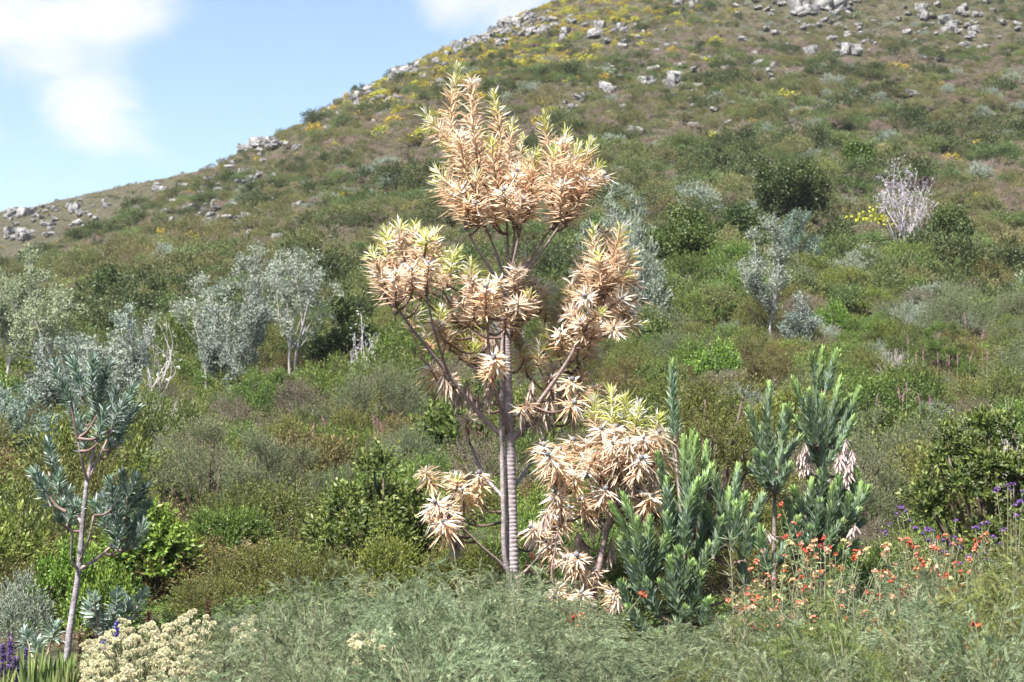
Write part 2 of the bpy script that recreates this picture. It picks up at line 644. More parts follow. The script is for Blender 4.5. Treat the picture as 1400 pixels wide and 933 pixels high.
def cone_mesh():
    b = Buf()
    n, s = 9, 10
    z = np.linspace(0, 1, n)
    rad = np.sin(np.clip(z * .93 + .06, 0, 1) * math.pi) ** .6 * .027
    a = np.arange(s) / s * 2 * math.pi
    v = []
    c = []
    for k in range(n):
        for j in range(s):
            kk = 1 + .16 * (1 if (j + k) % 2 else -1)
            v.append((rad[k] * kk * math.cos(a[j] + k * .3), rad[k] * kk * math.sin(a[j] + k * .3), z[k] * .062))
            g = .085 + .06 * ((j + k) % 2)
            c.append((g * .95, g * .95, g * 1.05))
    q = [[k * s + j, k * s + (j + 1) % s, (k + 1) * s + (j + 1) % s, (k + 1) * s + j] for k in range(n - 1) for j in range(s)]
    b.add(v, c, quads=q, tris=[[(n - 1) * s, (n - 1) * s + j, (n - 1) * s + j + 1] for j in range(1, s - 1)])
    return b.mesh('seed_cone', M_CONE, False)


CONE = cone_mesh()


def build_plant(name, label, cat, base_px, Y0, trunk, branches, shoots, group=None, shoot_fn=None, bark_mat=M_BARK, rng=R):
    """a tree measured in image columns and rows at distance Y0; every shoot joins its nearest branch by a twig.
    trunk: [(px, py, dY)], r0, r1 ; branches: ([(px,py,dY)...], r0, r1) ; shoots: (kind, (bx,by), (tx,ty), dY)"""
    base = pt(base_px, 640, Y0)
    base.z = gz(base.x, Y0)
    root = link(None, name)
    root.location = base
    tag(root, label, cat, group)
    B0 = np.array(base)

    def P(px, py, dy):
        return np.array(pt(px, py, Y0 + dy)) - B0
    samples = []   # (px, py, pos, radius)
    first = True
    for pts, r0, r1, c0, c1, ring in trunk + branches:
        ww = [P(*p) for p in pts]
        is_trunk = ring > 0
        if is_trunk:
            ww[0] = np.array((ww[0][0], ww[0][1], min(ww[0][2], 0) - .08))
        ln = sum(np.linalg.norm(ww[k + 1] - ww[k]) for k in range(len(ww) - 1))
        n = int(ln / .0065) if is_trunk and ring > 1 else max(8, int(ln / .06))
        b = Buf()
        if not is_trunk and samples:      # start a branch inside what bears it
            j = min(samples, key=lambda s: np.linalg.norm(s[2] - ww[0]))
            ww[0] = j[2]
        kk = 1.0 if is_trunk else .74
        path = tube(b, ww, r0 * kk, r1 * kk, c0, c1, n=n, sides=12 if is_trunk else 8, rings=.10 if ring > 1 else (.03 if ring else 0), ringn=ln / .036)
        me = b.mesh(name + '_wood', bark_mat, True)
        link(me, 'trunk' if is_trunk else 'branch', root)
        cp = curve([np.array((p[0], p[1], p[2])) for p in pts], len(path))
        for k in range(0, len(path), max(1, len(path) // 60)):
            samples.append((cp[k][0], cp[k][1], path[k], r0))
    for kind, bp, tp, dy in shoots:
        tip = P(tp[0], tp[1], dy)
        bs = P(bp[0], bp[1], dy * .85)
        # nearest bearing wood, preferring what lies below
        j = min(samples, key=lambda s: np.linalg.norm(s[2] - bs) + .8 * max(0, s[2][2] - bs[2] + .05))
        lenm = np.linalg.norm(tip - bs)
        side = np.array((rng.normal() * .04, rng.normal() * .04, 0)) * lenm
        path = curve([bs, (bs + tip) / 2 + side, tip], 24)
        b = shoot_fn(kind, path, lenm, rng)
        d = np.linalg.norm(j[2] - bs)
        if d > .01:
            mid = (j[2] + bs) / 2 + np.array((0, 0, -.12 * d))
            tube(b, [j[2], mid, bs + (path[1] - path[0])], .013 if d > .2 else .011, .009, (.17, .115, .10), (.20, .13, .11), n=9, sides=6)
        o = link(b.mesh(name + '_shoot', shoot_mat[kind]), 'leafy_shoot', root)
        if kind in 'CK':
            T = unit(path[-1] - path[-2])
            for q in range(1 if kind == 'C' else 2):
                c = link(CONE, 'seed_cone', o)
                c.location = Vector(path[-1] - T * .005) + Vector((q * .035, -q * .03, q * .035))
                c.rotation_euler = Vector(T).to_track_quat('Z', 'Y').to_euler()
                s = rng.uniform(.55, .95)
                c.scale = (s, s, s)
        elif kind == 'D':
            o['label'] = 'withered grey brown leaves hanging down'
    return root


shoot_mat = {'T': M_DRY, 'S': M_DRY, 'C': M_DRY, 'K': M_DRY, 'D': M_DRY, 'G': M_SILVER, 'B': M_SILVER, 'W': M_DRY}


def dry_fn(kind, path, lenm, rng):
    if kind == 'T':
        return tall_shoot(path, lenm, rng=rng)
    if kind == 'S':
        return tall_shoot(path, lenm, green=.25, rng=rng)
    if kind in 'CK':
        return cone_body(path, lenm, rng, cup=float(np.clip((path[-1][2] - 2.2) / .8, 0, 1)))
    return dead_hang(path, lenm, rng)


LG = (.215, .195, .205)
DK = (.17, .12, .11)
MD = (.24, .19, .18)
r1 = np.random.default_rng(11)
trunk = [([(699, 880, 0), (701, 792, 0), (699, 700, 0), (697, 604, 0), (694, 520, .02), (693, 450, .03), (694, 386, .05)], .068, .030, LG, MD, 2)]
br = [
    # second thin stem beside the trunk
    ([(693, 800, -.02), (690, 760, -.08), (688, 690, -.10), (686, 610, -.08), (686, 520, -.05), (687, 450, -.02), (689, 400, .0)], .036, .018, LG, MD, 0),
    # crown
    ([(694, 392, .05), (694, 340, .1), (692, 268, .15)], .026, .014, MD, DK, 0),
    ([(697, 396, .05), (706, 340, -.12), (717, 287, -.2)], .024, .013, MD, DK, 0),
    ([(697, 400, .05), (728, 350, .12), (757, 305, .25)], .030, .015, MD, DK, 0),
    ([(698, 402, .05), (735, 352, -.2), (769, 303, -.35)], .026, .015, MD, DK, 0),
    ([(693, 396, .05), (676, 340, .2), (660, 303, .3)], .024, .013, MD, DK, 0),
    ([(692, 400, .05), (664, 358, -.2), (636, 314, -.35)], .026, .014, LG, MD, 0),
    ([(660, 303, .3), (650, 270, .25), (645, 246, .15), (640, 210, .1)], .016, .010, DK, DK, 0),
    ([(694, 386, .05), (701, 350, .3), (705, 285, .45)], .018, .012, MD, DK, 0),
    # left limbs
    ([(691, 602, 0), (650, 560, -.15), (603, 499, -.35), (570, 458, -.45), (541, 419, -.55)], .034, .015, MD, DK, 0),
    ([(611, 508, -.33), (604, 485, -.5), (592, 445, -.7), (583, 404, -.8)], .018, .012, DK, DK, 0),
    ([(693, 598, 0), (676, 530, -.3), (668, 480, -.42), (667, 436, -.5)], .026, .013, DK, DK, 0),
    ([(692, 588, 0), (665, 510, .3), (643, 448, .5)], .022, .012, DK, DK, 0),
    ([(687, 679, -.1), (662, 650, .1), (643, 608, .25), (622, 560, .4), (606, 525, .5)], .022, .011, LG, DK, 0),
    # right limbs
    ([(701, 603, 0), (735, 553, -.15), (776, 494, -.3), (803, 440, -.42), (814, 405, -.5)], .034, .015, MD, DK, 0),
    ([(703, 604, 0), (745, 560, .3), (783, 512, .5), (815, 462, .65), (830, 430, .7)], .028, .014, MD, DK, 0),
    ([(705, 672, 0), (727, 632, .25), (742, 606, .4), (757, 575, .5)], .022, .012, LG, MD, 0),
    # low limbs
    ([(697, 792, 0), (684, 770, -.1), (662, 751, -.2), (640, 730, -.3), (618, 709, -.4), (606, 694, -.45)], .022, .011, MD, DK, 0),
    ([(702, 797, 0), (718, 782, -.1), (736, 763, -.2), (748, 742, -.3), (752, 722, -.35)], .024, .012, MD, DK, 0),
    ([(695, 797, 0), (675, 797, -.15), (655, 790, -.3)], .014, .006, (.22, .12, .08), DK, 0),
]
sh = [
    # the crown
    ('T', (644, 246), (625, 92), .1), ('T', (642, 240), (583, 156), -.1), ('T', (640, 296), (598, 234), -.3), ('C', (645, 308), (629, 259), -.4),
    ('C', (655, 312), (651, 281), -.45), ('C', (662, 292), (655, 225), .35), ('T', (666, 290), (675, 128), .25), ('T', (694, 270), (700, 168), -.05), ('T', (685, 280), (672, 194), -.25),
    ('K', (700, 292), (702, 241), -.35), ('C', (694, 300), (683, 250), .45), ('T', (719, 288), (733, 208), -.3), ('T', (722, 290), (722, 215), .1),
    ('T', (760, 296), (744, 158), .3), ('T', (765, 288), (773, 182), .1), ('T', (776, 288), (807, 196), -.1), ('T', (784, 275), (817, 228), .25),
    ('C', (770, 304), (768, 252), -.45), ('C', (777, 300), (803, 248), -.2), ('C', (762, 310), (752, 262), .35), ('C', (675, 312), (672, 268), .05), ('C', (712, 302), (722, 254), .4),
    ('T', (708, 290), (713, 192), .45), ('C', (640, 302), (642, 262), .2), ('T', (772, 262), (788, 202), .4), ('T', (655, 250), (650, 178), .45), ('C', (700, 305), (690, 262), .3),
    ('C', (788, 298), (790, 255), .35), ('T', (754, 280), (757, 205), -.35), ('S', (622, 240), (612, 190), .3),
    # left group
    ('T', (530, 398), (509, 347), -.6), ('C', (541, 415), (541, 376), -.75), ('C', (562, 408), (562, 371), -.6), ('C', (584, 400), (586, 362), -.9),
    ('T', (560, 372), (546, 308), -.35), ('T', (572, 370), (567, 310), -.5), ('T', (592, 370), (594, 319), -.6), ('S', (610, 392), (621, 345), -.2), ('C', (528, 408), (518, 372), -.4),
    ('C', (575, 412), (574, 385), -.3), ('S', (580, 352), (582, 322), -.9),
    # middle group
    ('C', (648, 440), (646, 383), -.6), ('C', (668, 436), (683, 385), -.45), ('C', (640, 448), (631, 412), -.1), ('C', (690, 452), (693, 424), -.35), ('C', (722, 438), (730, 390), .35),
    ('C', (712, 436), (712, 392), .5), ('C', (738, 430), (744, 396), .4), ('S', (640, 395), (644, 362), .4), ('T', (712, 402), (717, 356), .5), ('C', (664, 432), (664, 395), -.7),
    ('C', (625, 440), (618, 412), .45), ('C', (680, 420), (674, 398), .5), ('S', (600, 452), (602, 425), .2), ('S', (615, 480), (612, 445), .45), ('S', (590, 480), (580, 452), .4),
    ('S', (628, 492), (640, 455), .5), ('D', (672, 470), (672, 452), .4), ('S', (660, 478), (660, 440), .55),
    # right group
    ('T', (812, 400), (811, 316), -.45), ('T', (826, 395), (851, 312), -.3), ('T', (822, 398), (818, 350), -.6), ('T', (838, 385), (846, 338), .1), ('C', (834, 402), (858, 366), .2), ('C', (780, 432), (781, 388), .1),
    ('C', (768, 478), (766, 455), -.3), ('C', (800, 462), (794, 441), -.6), ('C', (836, 440), (856, 414), .4), ('C', (822, 425), (835, 395), -.2), ('S', (765, 490), (744, 452), .3),
    ('C', (818, 455), (822, 432), .6), ('C', (784, 480), (778, 446), .55), ('C', (806, 418), (800, 385), .5), ('C', (820, 392), (826, 372), .35), ('C', (800, 480), (806, 455), .3),
    # below the fork
    ('C', (600, 525), (586, 502), -.2), ('C', (603, 520), (600, 505), .4), ('C', (640, 592), (640, 570), .1), ('D', (612, 530), (606, 510), -.3), ('D', (645, 545), (638, 520), .2), ('C', (722, 516), (717, 492), .5),
    ('D', (655, 560), (652, 535), .2), ('S', (640, 500), (650, 475), .4), ('D', (668, 545), (670, 505), -.2), ('C', (756, 520), (754, 500), .2), ('S', (775, 505), (785, 482), .5), ('C', (790, 530), (797, 508), .5),
    ('S', (792, 520), (806, 500), .45), ('C', (770, 560), (774, 542), .4), ('C', (792, 556), (796, 535), .5), ('D', (752, 545), (760, 520), -.1), ('D', (742, 560), (752, 540), -.15), ('D', (732, 580), (738, 560), -.05),
    ('C', (730, 620), (741, 609), .3), ('C', (758, 625), (766, 614), .4), ('C', (740, 560), (731, 545), .45), ('D', (718, 560), (728, 520), .3), ('D', (700, 440), (712, 470), .4), ('S', (735, 500), (738, 468), .3),
    ('S', (690, 470), (700, 440), .5), ('S', (715, 500), (712, 470), .4), ('C', (680, 500), (676, 470), .45), ('D', (655, 500), (652, 480), .45), ('C', (660, 520), (668, 488), .5), ('S', (622, 470), (628, 438), .55), ('C', (740, 480), (745, 455), .5),
    ('C', (760, 470), (757, 432), .6), ('S', (745, 440), (748, 408), .6), ('C', (800, 500), (808, 478), .6), ('S', (770, 430), (768, 400), .55), ('D', (688, 530), (690, 500), .5), ('D', (628, 545), (624, 520), .35), ('C', (612, 470), (600, 440), .2),
    ('C', (818, 430), (868, 408), -.1), ('T', (826, 400), (866, 345), -.2), ('C', (812, 415), (796, 370), -.2), ('T', (806, 410), (793, 352), .1), ('C', (826, 450), (862, 432), .3), ('C', (800, 455), (778, 428), -.4), ('C', (806, 470), (812, 446), -.5), ('C', (835, 400), (868, 385), .3), ('C', (790, 490), (790, 470), -.2), ('C', (815, 440), (838, 412), .5), ('C', (826, 420), (846, 392), .55), ('C', (838, 450), (842, 428), .6), ('T', (828, 380), (832, 322), .4), ('C', (806, 470), (820, 448), .2), ('S', (560, 452), (572, 425), .3), ('S', (575, 400), (570, 345), .35),
    ('S', (605, 398), (608, 350), .3), ('C', (556, 405), (552, 365), .2), ('S', (535, 372), (528, 320), .2), ('D', (745, 575), (755, 550), .4), ('D', (765, 545), (772, 520), .3), ('C', (808, 552), (812, 530), .4), ('D', (784, 575), (788, 548), .4),
    # low left pair of limbs
    ('C', (590, 664), (581, 645), .25), ('C', (622, 668), (620, 648), .2), ('C', (652, 690), (655, 649), -.15), ('C', (638, 664), (640, 652), .3), ('C', (604, 700), (596, 688), -.5), ('C', (600, 712), (586, 698), -.45),
    ('D', (618, 712), (608, 705), -.45), ('C', (612, 714), (613, 700), -.3), ('D', (632, 735), (615, 730), -.3), ('D', (628, 738), (620, 748), -.25), ('C', (610, 730), (606, 714), -.6),
    # low right limb
    ('C', (752, 722), (754, 698), -.3), ('C', (766, 722), (776, 698), -.25), ('C', (744, 738), (727, 722), -.45), ('D', (756, 742), (760, 725), -.3), ('C', (762, 716), (764, 702), -.1),
]
# further dry tufts filling the depth of the crown, each close to one seen in the photograph
for k, b0, t0, dy in list(sh):
    if k in 'TC' and r1.random() < .42:
        jx, jy = r1.normal(0, 11), r1.normal(2, 9)
        sh.append(('C' if r1.random() < .6 else 'T', (b0[0] + jx, b0[1] + jy * .6), (t0[0] + jx * 1.3, t0[1] + abs(jy) + 8), float(np.clip(-dy + r1.normal(0, .2), -.8, .8))))
trunk = [(p, a, b_, c, d, e) for p, a, b_, c, d, e in trunk]
build_plant('dry_silver_tree', 'tall tree with peach dry leaves, silvery rosettes and a ringed grey trunk', 'tree', 699, 16.4, trunk, br, sh, shoot_fn=dry_fn, rng=r1)

r2 = np.random.default_rng(12)
trunk = [([(803, 880, 0), (806, 850, 0), (817, 785, 0), (828, 735, .02), (838, 700, .05)], .034, .02, MD, DK, 1)]
br = [
    ([(836, 706, .05), (846, 680, -.15), (862, 650, -.3), (876, 622, -.4)], .018, .012, MD, DK, 0),
    ([(828, 735, 0), (815, 690, .2), (806, 655, .3), (800, 625, .35)], .018, .012, MD, DK, 0),
    ([(830, 728, 0), (832, 680, .1), (838, 640, .1), (842, 600, .1)], .018, .012, MD, DK, 0),
    ([(760, 870, -.1), (757, 800, -.15), (760, 745, -.1), (768, 690, .0), (772, 650, .05)], .014, .009, DK, DK, 0),
    ([(806, 850, 0), (825, 835, -.2), (845, 822, -.3)], .014, .008, DK, DK, 0),
    ([(812, 810, 0), (798, 790, -.15), (790, 775, -.2)], .014, .009, MD, DK, 0),
    ([(846, 680, -.15), (866, 680, -.3), (886, 690, -.4)], .012, .008, MD, DK, 0),
]
sh = [('S', (840, 610), (836, 536), .2), ('S', (866, 612), (874, 556), .0), ('S', (880, 615), (899, 572), .15), ('S', (815, 590), (812, 548), .35), ('S', (850, 600), (856, 545), .4),
      ('C', (842, 640), (842, 585), -.1), ('C', (828, 625), (822, 588), -.2), ('C', (846, 632), (838, 606), -.35), ('C', (862, 632), (858, 603), -.4), ('C', (872, 630), (880, 600), -.35),
      ('C', (884, 620), (900, 592), -.2), ('C', (884, 622), (910, 590), .05), ('C', (810, 632), (797, 632), -.1), ('C', (806, 630), (800, 605), .3), ('C', (864, 660), (858, 632), -.1), ('C', (820, 652), (812, 622), .1),
      ('C', (896, 632), (893, 612), .2), ('D', (842, 650), (846, 630), -.2), ('D', (820, 665), (822, 640), .2), ('D', (862, 655), (872, 640), -.3), ('D', (832, 672), (836, 650), .2), ('C', (870, 650), (876, 628), -.45),
      ('C', (772, 648), (766, 616), .1), ('C', (760, 642), (741, 610), .05), ('D', (768, 665), (775, 640), .1), ('D', (762, 680), (760, 655), .05), ('C', (776, 636), (782, 604), .3), ('C', (752, 655), (744, 630), .2),
      ('C', (800, 705), (795, 684), -.1), ('C', (812, 700), (808, 680), .1), ('D', (808, 715), (808, 700), .0), ('C', (884, 692), (891, 678), -.4), ('D', (888, 664), (894, 640), -.3), ('C', (880, 700), (872, 672), -.2),
      ('C', (792, 782), (789, 762), -.25), ('C', (796, 830), (795, 812), -.3), ('C', (770, 815), (758, 806), -.2), ('D', (806, 838), (800, 822), -.2), ('D', (840, 824), (845, 815), -.3), ('C', (800, 790), (804, 770), .2), ('D', (830, 760), (836, 735), .1),
      ('C', (820, 835), (812, 820), .2), ('D', (775, 830), (768, 815), .1), ('C', (790, 770), (778, 760), .2), ('S', (838, 700), (850, 672), .4), ('C', (850, 652), (846, 622), .35), ('C', (890, 640), (905, 618), -.1)]
for bx, by in ((758, 660), (770, 700), (740, 715), (785, 670), (820, 690), (862, 672), (880, 690), (760, 770), (800, 745), (815, 800), (770, 830), (815, 850), (835, 838), (748, 640)):
    sh.append(('C' if r2.random() < .72 else 'D', (bx, by), (bx + r2.normal() * 8, by - r2.uniform(16, 30)), float(r2.uniform(-.35, .3))))
for k, b0, t0, dy in list(sh):
    if k in 'C' and r2.random() < .4:
        jx, jy = r2.normal(0, 10), r2.normal(2, 9)
        sh.append(('C', (b0[0] + jx, b0[1] + jy * .6), (t0[0] + jx * 1.3, t0[1] + abs(jy) + 4), float(np.clip(-dy + r2.normal(0, .2), -.5, .5))))
build_plant('dry_silver_tree', 'small multi-stemmed tree with dry leaves crowded against the green silver trees', 'tree', 803, 15.4, trunk, br, sh, shoot_fn=dry_fn, rng=r2)

# ------------------------------------------------------------------ green silver trees
GD = np.array((.115, .175, .078))
GM = np.array((.205, .290, .135))
GB = np.array((.29, .42, .095))
GS = np.array((.42, .52, .45))


def green_fn(kind, path, lenm, rng):
    b = Buf()
    if kind == 'D' or kind == 'W':
        return dead_hang(path, lenm, rng, col=np.array((.46, .375, .365)))
    tube(b, [path[0], path[len(path) // 2], path[-1]], .016, .008, (.16, .13, .10), (.10, .14, .08), n=8, sides=6)
    n = int(50 + 300 * lenm)
    bright = kind == 'B'
    k0 = .50 if bright else .80
    tone = rng.uniform(.8, 1.15)

    def cf(t, r):
        cb = lerp(GD, GM, np.clip(r * .8 + t * .25, 0, 1)) * tone
        cb = np.where((r > .82)[:, None], GS * rng.uniform(.5, .75), cb)
        k = np.clip((t - k0) / (1.02 - k0), 0, 1)[:, None]
        cb = cb * (1 - k) + GB * k
        return cb, cb * .85 + GS * .15
    shoot_leaves(b, path, n, lambda t: .108 * (1 - .3 * np.clip((t - .75) / .25, 0, 1)), .023, lambda t: .66 - .32 * t, cf, droop=-.06, jit=.15, rng=rng)
    return b


r3 = np.random.default_rng(21)
BR = (.17, .14, .12)
trunk = [([(935, 880, 0), (936, 800, 0), (934, 736, 0), (932, 690, .02)], .035, .022, BR, BR, 1)]
br = [([(935, 790, 0), (905, 795, -.15), (880, 790, -.3)], .02, .014, BR, BR, 0), ([(936, 770, 0), (965, 762, .1), (997, 740, .2)], .02, .014, BR, BR, 0), ([(934, 720, 0), (926, 650, .3), (922, 600, .4)], .018, .012, BR, BR, 0),
      ([(936, 830, 0), (975, 850, -.3), (1015, 880, -.5)], .016, .012, BR, BR, 0), ([(997, 740, .2), (1020, 730, .15), (1030, 718, .1)], .014, .01, BR, BR, 0), ([(936, 820, 0), (930, 800, -.4), (930, 790, -.5)], .016, .01, BR, BR, 0)]
sh = [('G', (923, 604), (920, 499), .4), ('B', (933, 735), (934, 603), .1), ('B', (935, 735), (966, 611), -.05), ('B', (934, 735), (952, 604), -.2), ('B', (932, 735), (946, 596), .3), ('G', (932, 735), (900, 626), -.1), ('B', (936, 735), (972, 640), -.25),
      ('G', (930, 760), (912, 660), -.25), ('B', (936, 760), (952, 662), -.35), ('B', (880, 795), (854, 682), -.3), ('B', (878, 795), (838, 694), -.15), ('B', (884, 795), (888, 714), -.4), ('B', (890, 795), (911, 735), -.35), ('B', (880, 795), (871, 716), -.5),
      ('G', (872, 810), (850, 740), -.1), ('G', (884, 830), (866, 770), -.45), ('B', (928, 800), (928, 755), -.55), ('B', (934, 810), (944, 774), -.55), ('B', (930, 830), (916, 768), -.5), ('G', (938, 850), (958, 790), -.5), ('G', (930, 850), (905, 800), -.55),
      ('B', (997, 745), (997, 675), .15), ('B', (1000, 745), (1018, 682), .05), ('G', (996, 740), (977, 650), .3), ('G', (1000, 735), (1009, 641), .4), ('G', (1022, 728), (1042, 682), .1), ('B', (990, 748), (966, 694), .05), ('G', (985, 752), (955, 700), .2), ('B', (1004, 752), (1006, 694), -.15), ('G', (975, 765), (985, 715), -.2),
      ('B', (1010, 880), (1022, 862), -.5), ('B', (900, 880), (898, 868), -.7), ('B', (960, 860), (967, 826), -.5), ('G', (920, 880), (935, 835), -.6), ('G', (945, 800), (968, 750), -.3), ('G', (900, 845), (885, 800), -.5), ('G', (965, 880), (985, 850), -.55), ('G', (950, 830), (940, 790), -.5), ('G', (1010, 770), (1030, 735), -.1), ('G', (870, 850), (850, 800), -.3), ('G', (885, 870), (862, 835), -.5)]
for _ in range(7):
    bx, tx = r3.uniform(870, 1060), 0
    ty = r3.uniform(690, 800)
    sh.append(('B' if r3.random() < .6 else 'G', (bx, ty + r3.uniform(45, 70)), (bx + r3.normal() * 14, ty), float(r3.uniform(-.5, .4))))
build_plant('silver_tree', 'young silver tree with upright dark green leafy shoots and bright green tips', 'tree', 935, 15.0, trunk, br, sh, shoot_fn=green_fn, rng=r3)
r4 = np.random.default_rng(22)
trunk = [([(1058, 860, 0), (1058, 760, 0), (1059, 690, 0), (1059, 632, 0)], .024, .016, BR, BR, 1)]
sh = [('G', (1058, 640), (1051, 529), .0), ('G', (1056, 650), (1024, 562), -.15), ('G', (1062, 648), (1079, 558), -.1), ('G', (1058, 660), (1034, 622), -.25), ('G', (1060, 655), (1092, 600), .15), ('G', (1057, 672), (1028, 640), .1), ('G', (1060, 675), (1078, 640), -.25), ('G', (1060, 668), (1070, 612), .25), ('G', (1056, 650), (1040, 590), .25), ('B', (1062, 640), (1072, 560), .25), ('G', (1058, 668), (1045, 628), -.35)]
build_plant('silver_tree', 'slender silver tree with three narrow dark shoots on one thin bare stem', 'tree', 1058, 16.6, trunk, [], sh, shoot_fn=green_fn, rng=r4)
trunk = [([(1124, 865, 0), (1122, 760, 0), (1121, 690, 0), (1122, 640, 0), (1123, 590, 0), (1124, 540, 0)], .036, .014, BR, BR, 1)]
br = [([(1122, 760, 0), (1140, 730, -.2), (1160, 705, -.3)], .018, .012, BR, BR, 0), ([(1122, 750, 0), (1108, 725, -.25), (1100, 705, -.35)], .018, .012, BR, BR, 0)]
sh = [('B', (1123, 640), (1124, 482), 0), ('B', (1120, 536), (1110, 488), .0), ('B', (1127, 540), (1143, 485), .0), ('B', (1114, 612), (1086, 522), -.15), ('G', (1118, 610), (1106, 540), -.25), ('B', (1128, 610), (1148, 522), -.1), ('B', (1132, 615), (1174, 535), .1), ('B', (1126, 610), (1160, 545), .3), ('B', (1118, 612), (1100, 548), .3),
      ('G', (1122, 700), (1122, 600), -.06), ('G', (1124, 640), (1124, 545), -.06), ('G', (1121, 740), (1120, 650), -.06), ('G', (1122, 670), (1122, 600), .1), ('G', (1121, 640), (1090, 575), .2), ('G', (1125, 640), (1165, 575), -.1), ('G', (1122, 690), (1100, 640), .1),
      ('B', (1108, 715), (1109, 662), -.3), ('B', (1140, 715), (1148, 652), -.2), ('B', (1155, 705), (1170, 648), -.15), ('B', (1162, 705), (1186, 670), -.25), ('B', (1156, 712), (1160, 682), -.4), ('G', (1150, 730), (1172, 700), -.3), ('B', (1104, 712), (1086, 672), -.3), ('G', (1115, 735), (1120, 690), -.4), ('G', (1110, 745), (1092, 698), -.3), ('G', (1128, 745), (1136, 694), -.4), ('G', (1100, 730), (1078, 690), -.1), ('G', (1145, 740), (1178, 715), -.1),
      ('G', (1105, 755), (1085, 722), -.4), ('G', (1130, 752), (1150, 716), -.45), ('G', (1118, 765), (1108, 725), -.5), ('G', (1132, 760), (1126, 716), .2), ('B', (1124, 724), (1131, 674), .2), ('G', (1105, 775), (1070, 745), -.2), ('G', (1140, 770), (1170, 745), -.2),
      ('W', (1152, 650), (1157, 600), -.15), ('W', (1160, 652), (1165, 615), -.2), ('W', (1148, 658), (1146, 620), -.2), ('W', (1156, 662), (1158, 636), -.25), ('W', (1104, 642), (1101, 606), -.25), ('W', (1098, 645), (1094, 618), -.2), ('W', (1150, 655), (1156, 612), .3), ('W', (1148, 662), (1148, 630), .2), ('W', (1158, 655), (1162, 622), .35), ('W', (1108, 640), (1103, 615), .4), ('W', (1160, 728), (1170, 716), -.35), ('W', (1060, 735), (1042, 722), -.45), ('W', (1155, 640), (1152, 604), .45)]
for _ in range(10):
    bx = r4.uniform(1060, 1180)
    ty = r4.uniform(655, 730)
    sh.append(('B' if r4.random() < .5 else 'G', (1122 + (bx - 1122) * .75, ty + r4.uniform(35, 60)), (bx, ty), float(r4.uniform(-.5, .4))))
build_plant('silver_tree', 'bushy silver tree with many bright green shoot tips and hanging pink grey dead leaves', 'tree', 1124, 16.9, trunk, br, sh, shoot_fn=green_fn, rng=r4)

# the slim blue green tree on its own bare stem
SB = np.array((.062, .125, .066))
SM = np.array((.150, .230, .140))
SW = np.array((.56, .62, .60))


def blue_fn(kind, path, lenm, rng):
    b = Buf()
    if kind == 'D':
        return dead_hang(path, lenm, rng, col=np.array((.52, .50, .56)))
    tube(b, [path[0], path[len(path) // 2], path[-1]], .010, .006, (.25, .2, .19), (.2, .22, .18), n=8, sides=5)
    n = int(44 + 230 * lenm)
    tone = rng.uniform(.75, 1.2)

    def cf(t, r):
        cb = lerp(SB, SM, r) * tone
        cb = np.where((r > .80)[:, None], SW * .8, cb)
        return cb, cb * .82 + SW * .18
    shoot_leaves(b, path, n, .096, .017, lambda t: 1.05 - .5 * t, cf, droop=.02, jit=.18, rng=rng)
    return b


r5 = np.random.default_rng(31)
TG = (.19, .17, .178)
TP = (.24, .185, .175)
trunk = [([(88, 925, 0), (95, 865, 0), (107, 785, 0), (113, 715, 0), (119, 657, 0)], .030, .018, TG, TG, 1)]
br = [([(119, 660, 0), (126, 625, .05), (132, 592, .1), (130, 560, .1)], .02, .011, TP, TP, 0), ([(118, 655, 0), (112, 630, -.15), (106, 600, -.2)], .016, .01, TP, TP, 0), ([(120, 652, 0), (138, 620, .1), (150, 594, .15)], .018, .01, TP, TP, 0),
      ([(108, 783, 0), (98, 765, -.1), (98, 728, -.2), (90, 700, -.25)], .016, .009, TP, TP, 0), ([(109, 784, 0), (135, 762, .0), (158, 741, .05), (172, 720, .1)], .018, .009, TP, TP, 0), ([(110, 770, 0), (122, 735, -.2), (128, 705, -.25)], .012, .009, TP, TP, 0),
      ([(114, 715, 0), (95, 690, .2), (76, 668, .3), (66, 645, .35)], .014, .008, TP, TP, 0)]
sh = []
for tx, ty in ((74, 500), (100, 497), (127, 492), (150, 499), (182, 530), (87, 525), (140, 520), (170, 548), (128, 540), (100, 556), (184, 560), (108, 575), (165, 575), (142, 562), (158, 535)):
    cx = 128 + (tx - 128) * .55
    sh.append(('G', (cx, ty + r5.uniform(34, 52)), (tx, ty), float(r5.uniform(-.35, .4))))
for tx, ty in ((66, 606), (48, 646), (80, 646), (60, 660), (92, 672), (84, 690), (104, 690)):
    sh.append(('G', (80 + (tx - 80) * .5, ty + r5.uniform(24, 36)), (tx, ty), float(r5.uniform(-.3, .4))))
for tx, ty in ((150, 660), (168, 650), (186, 655), (198, 668), (142, 680), (160, 676), (178, 678), (200, 690), (150, 700), (170, 702), (190, 708), (130, 690), (196, 720), (158, 718), (180, 725)):
    sh.append(('G', (162 + (tx - 162) * .5, ty + r5.uniform(24, 36)), (tx, ty), float(r5.uniform(-.3, .4))))
build_plant('silver_tree', 'slim blue green silver tree with two tiers of foliage on a pale bare stem', 'tree', 88, 14.2, trunk, br, sh, shoot_fn=blue_fn, rng=r5)


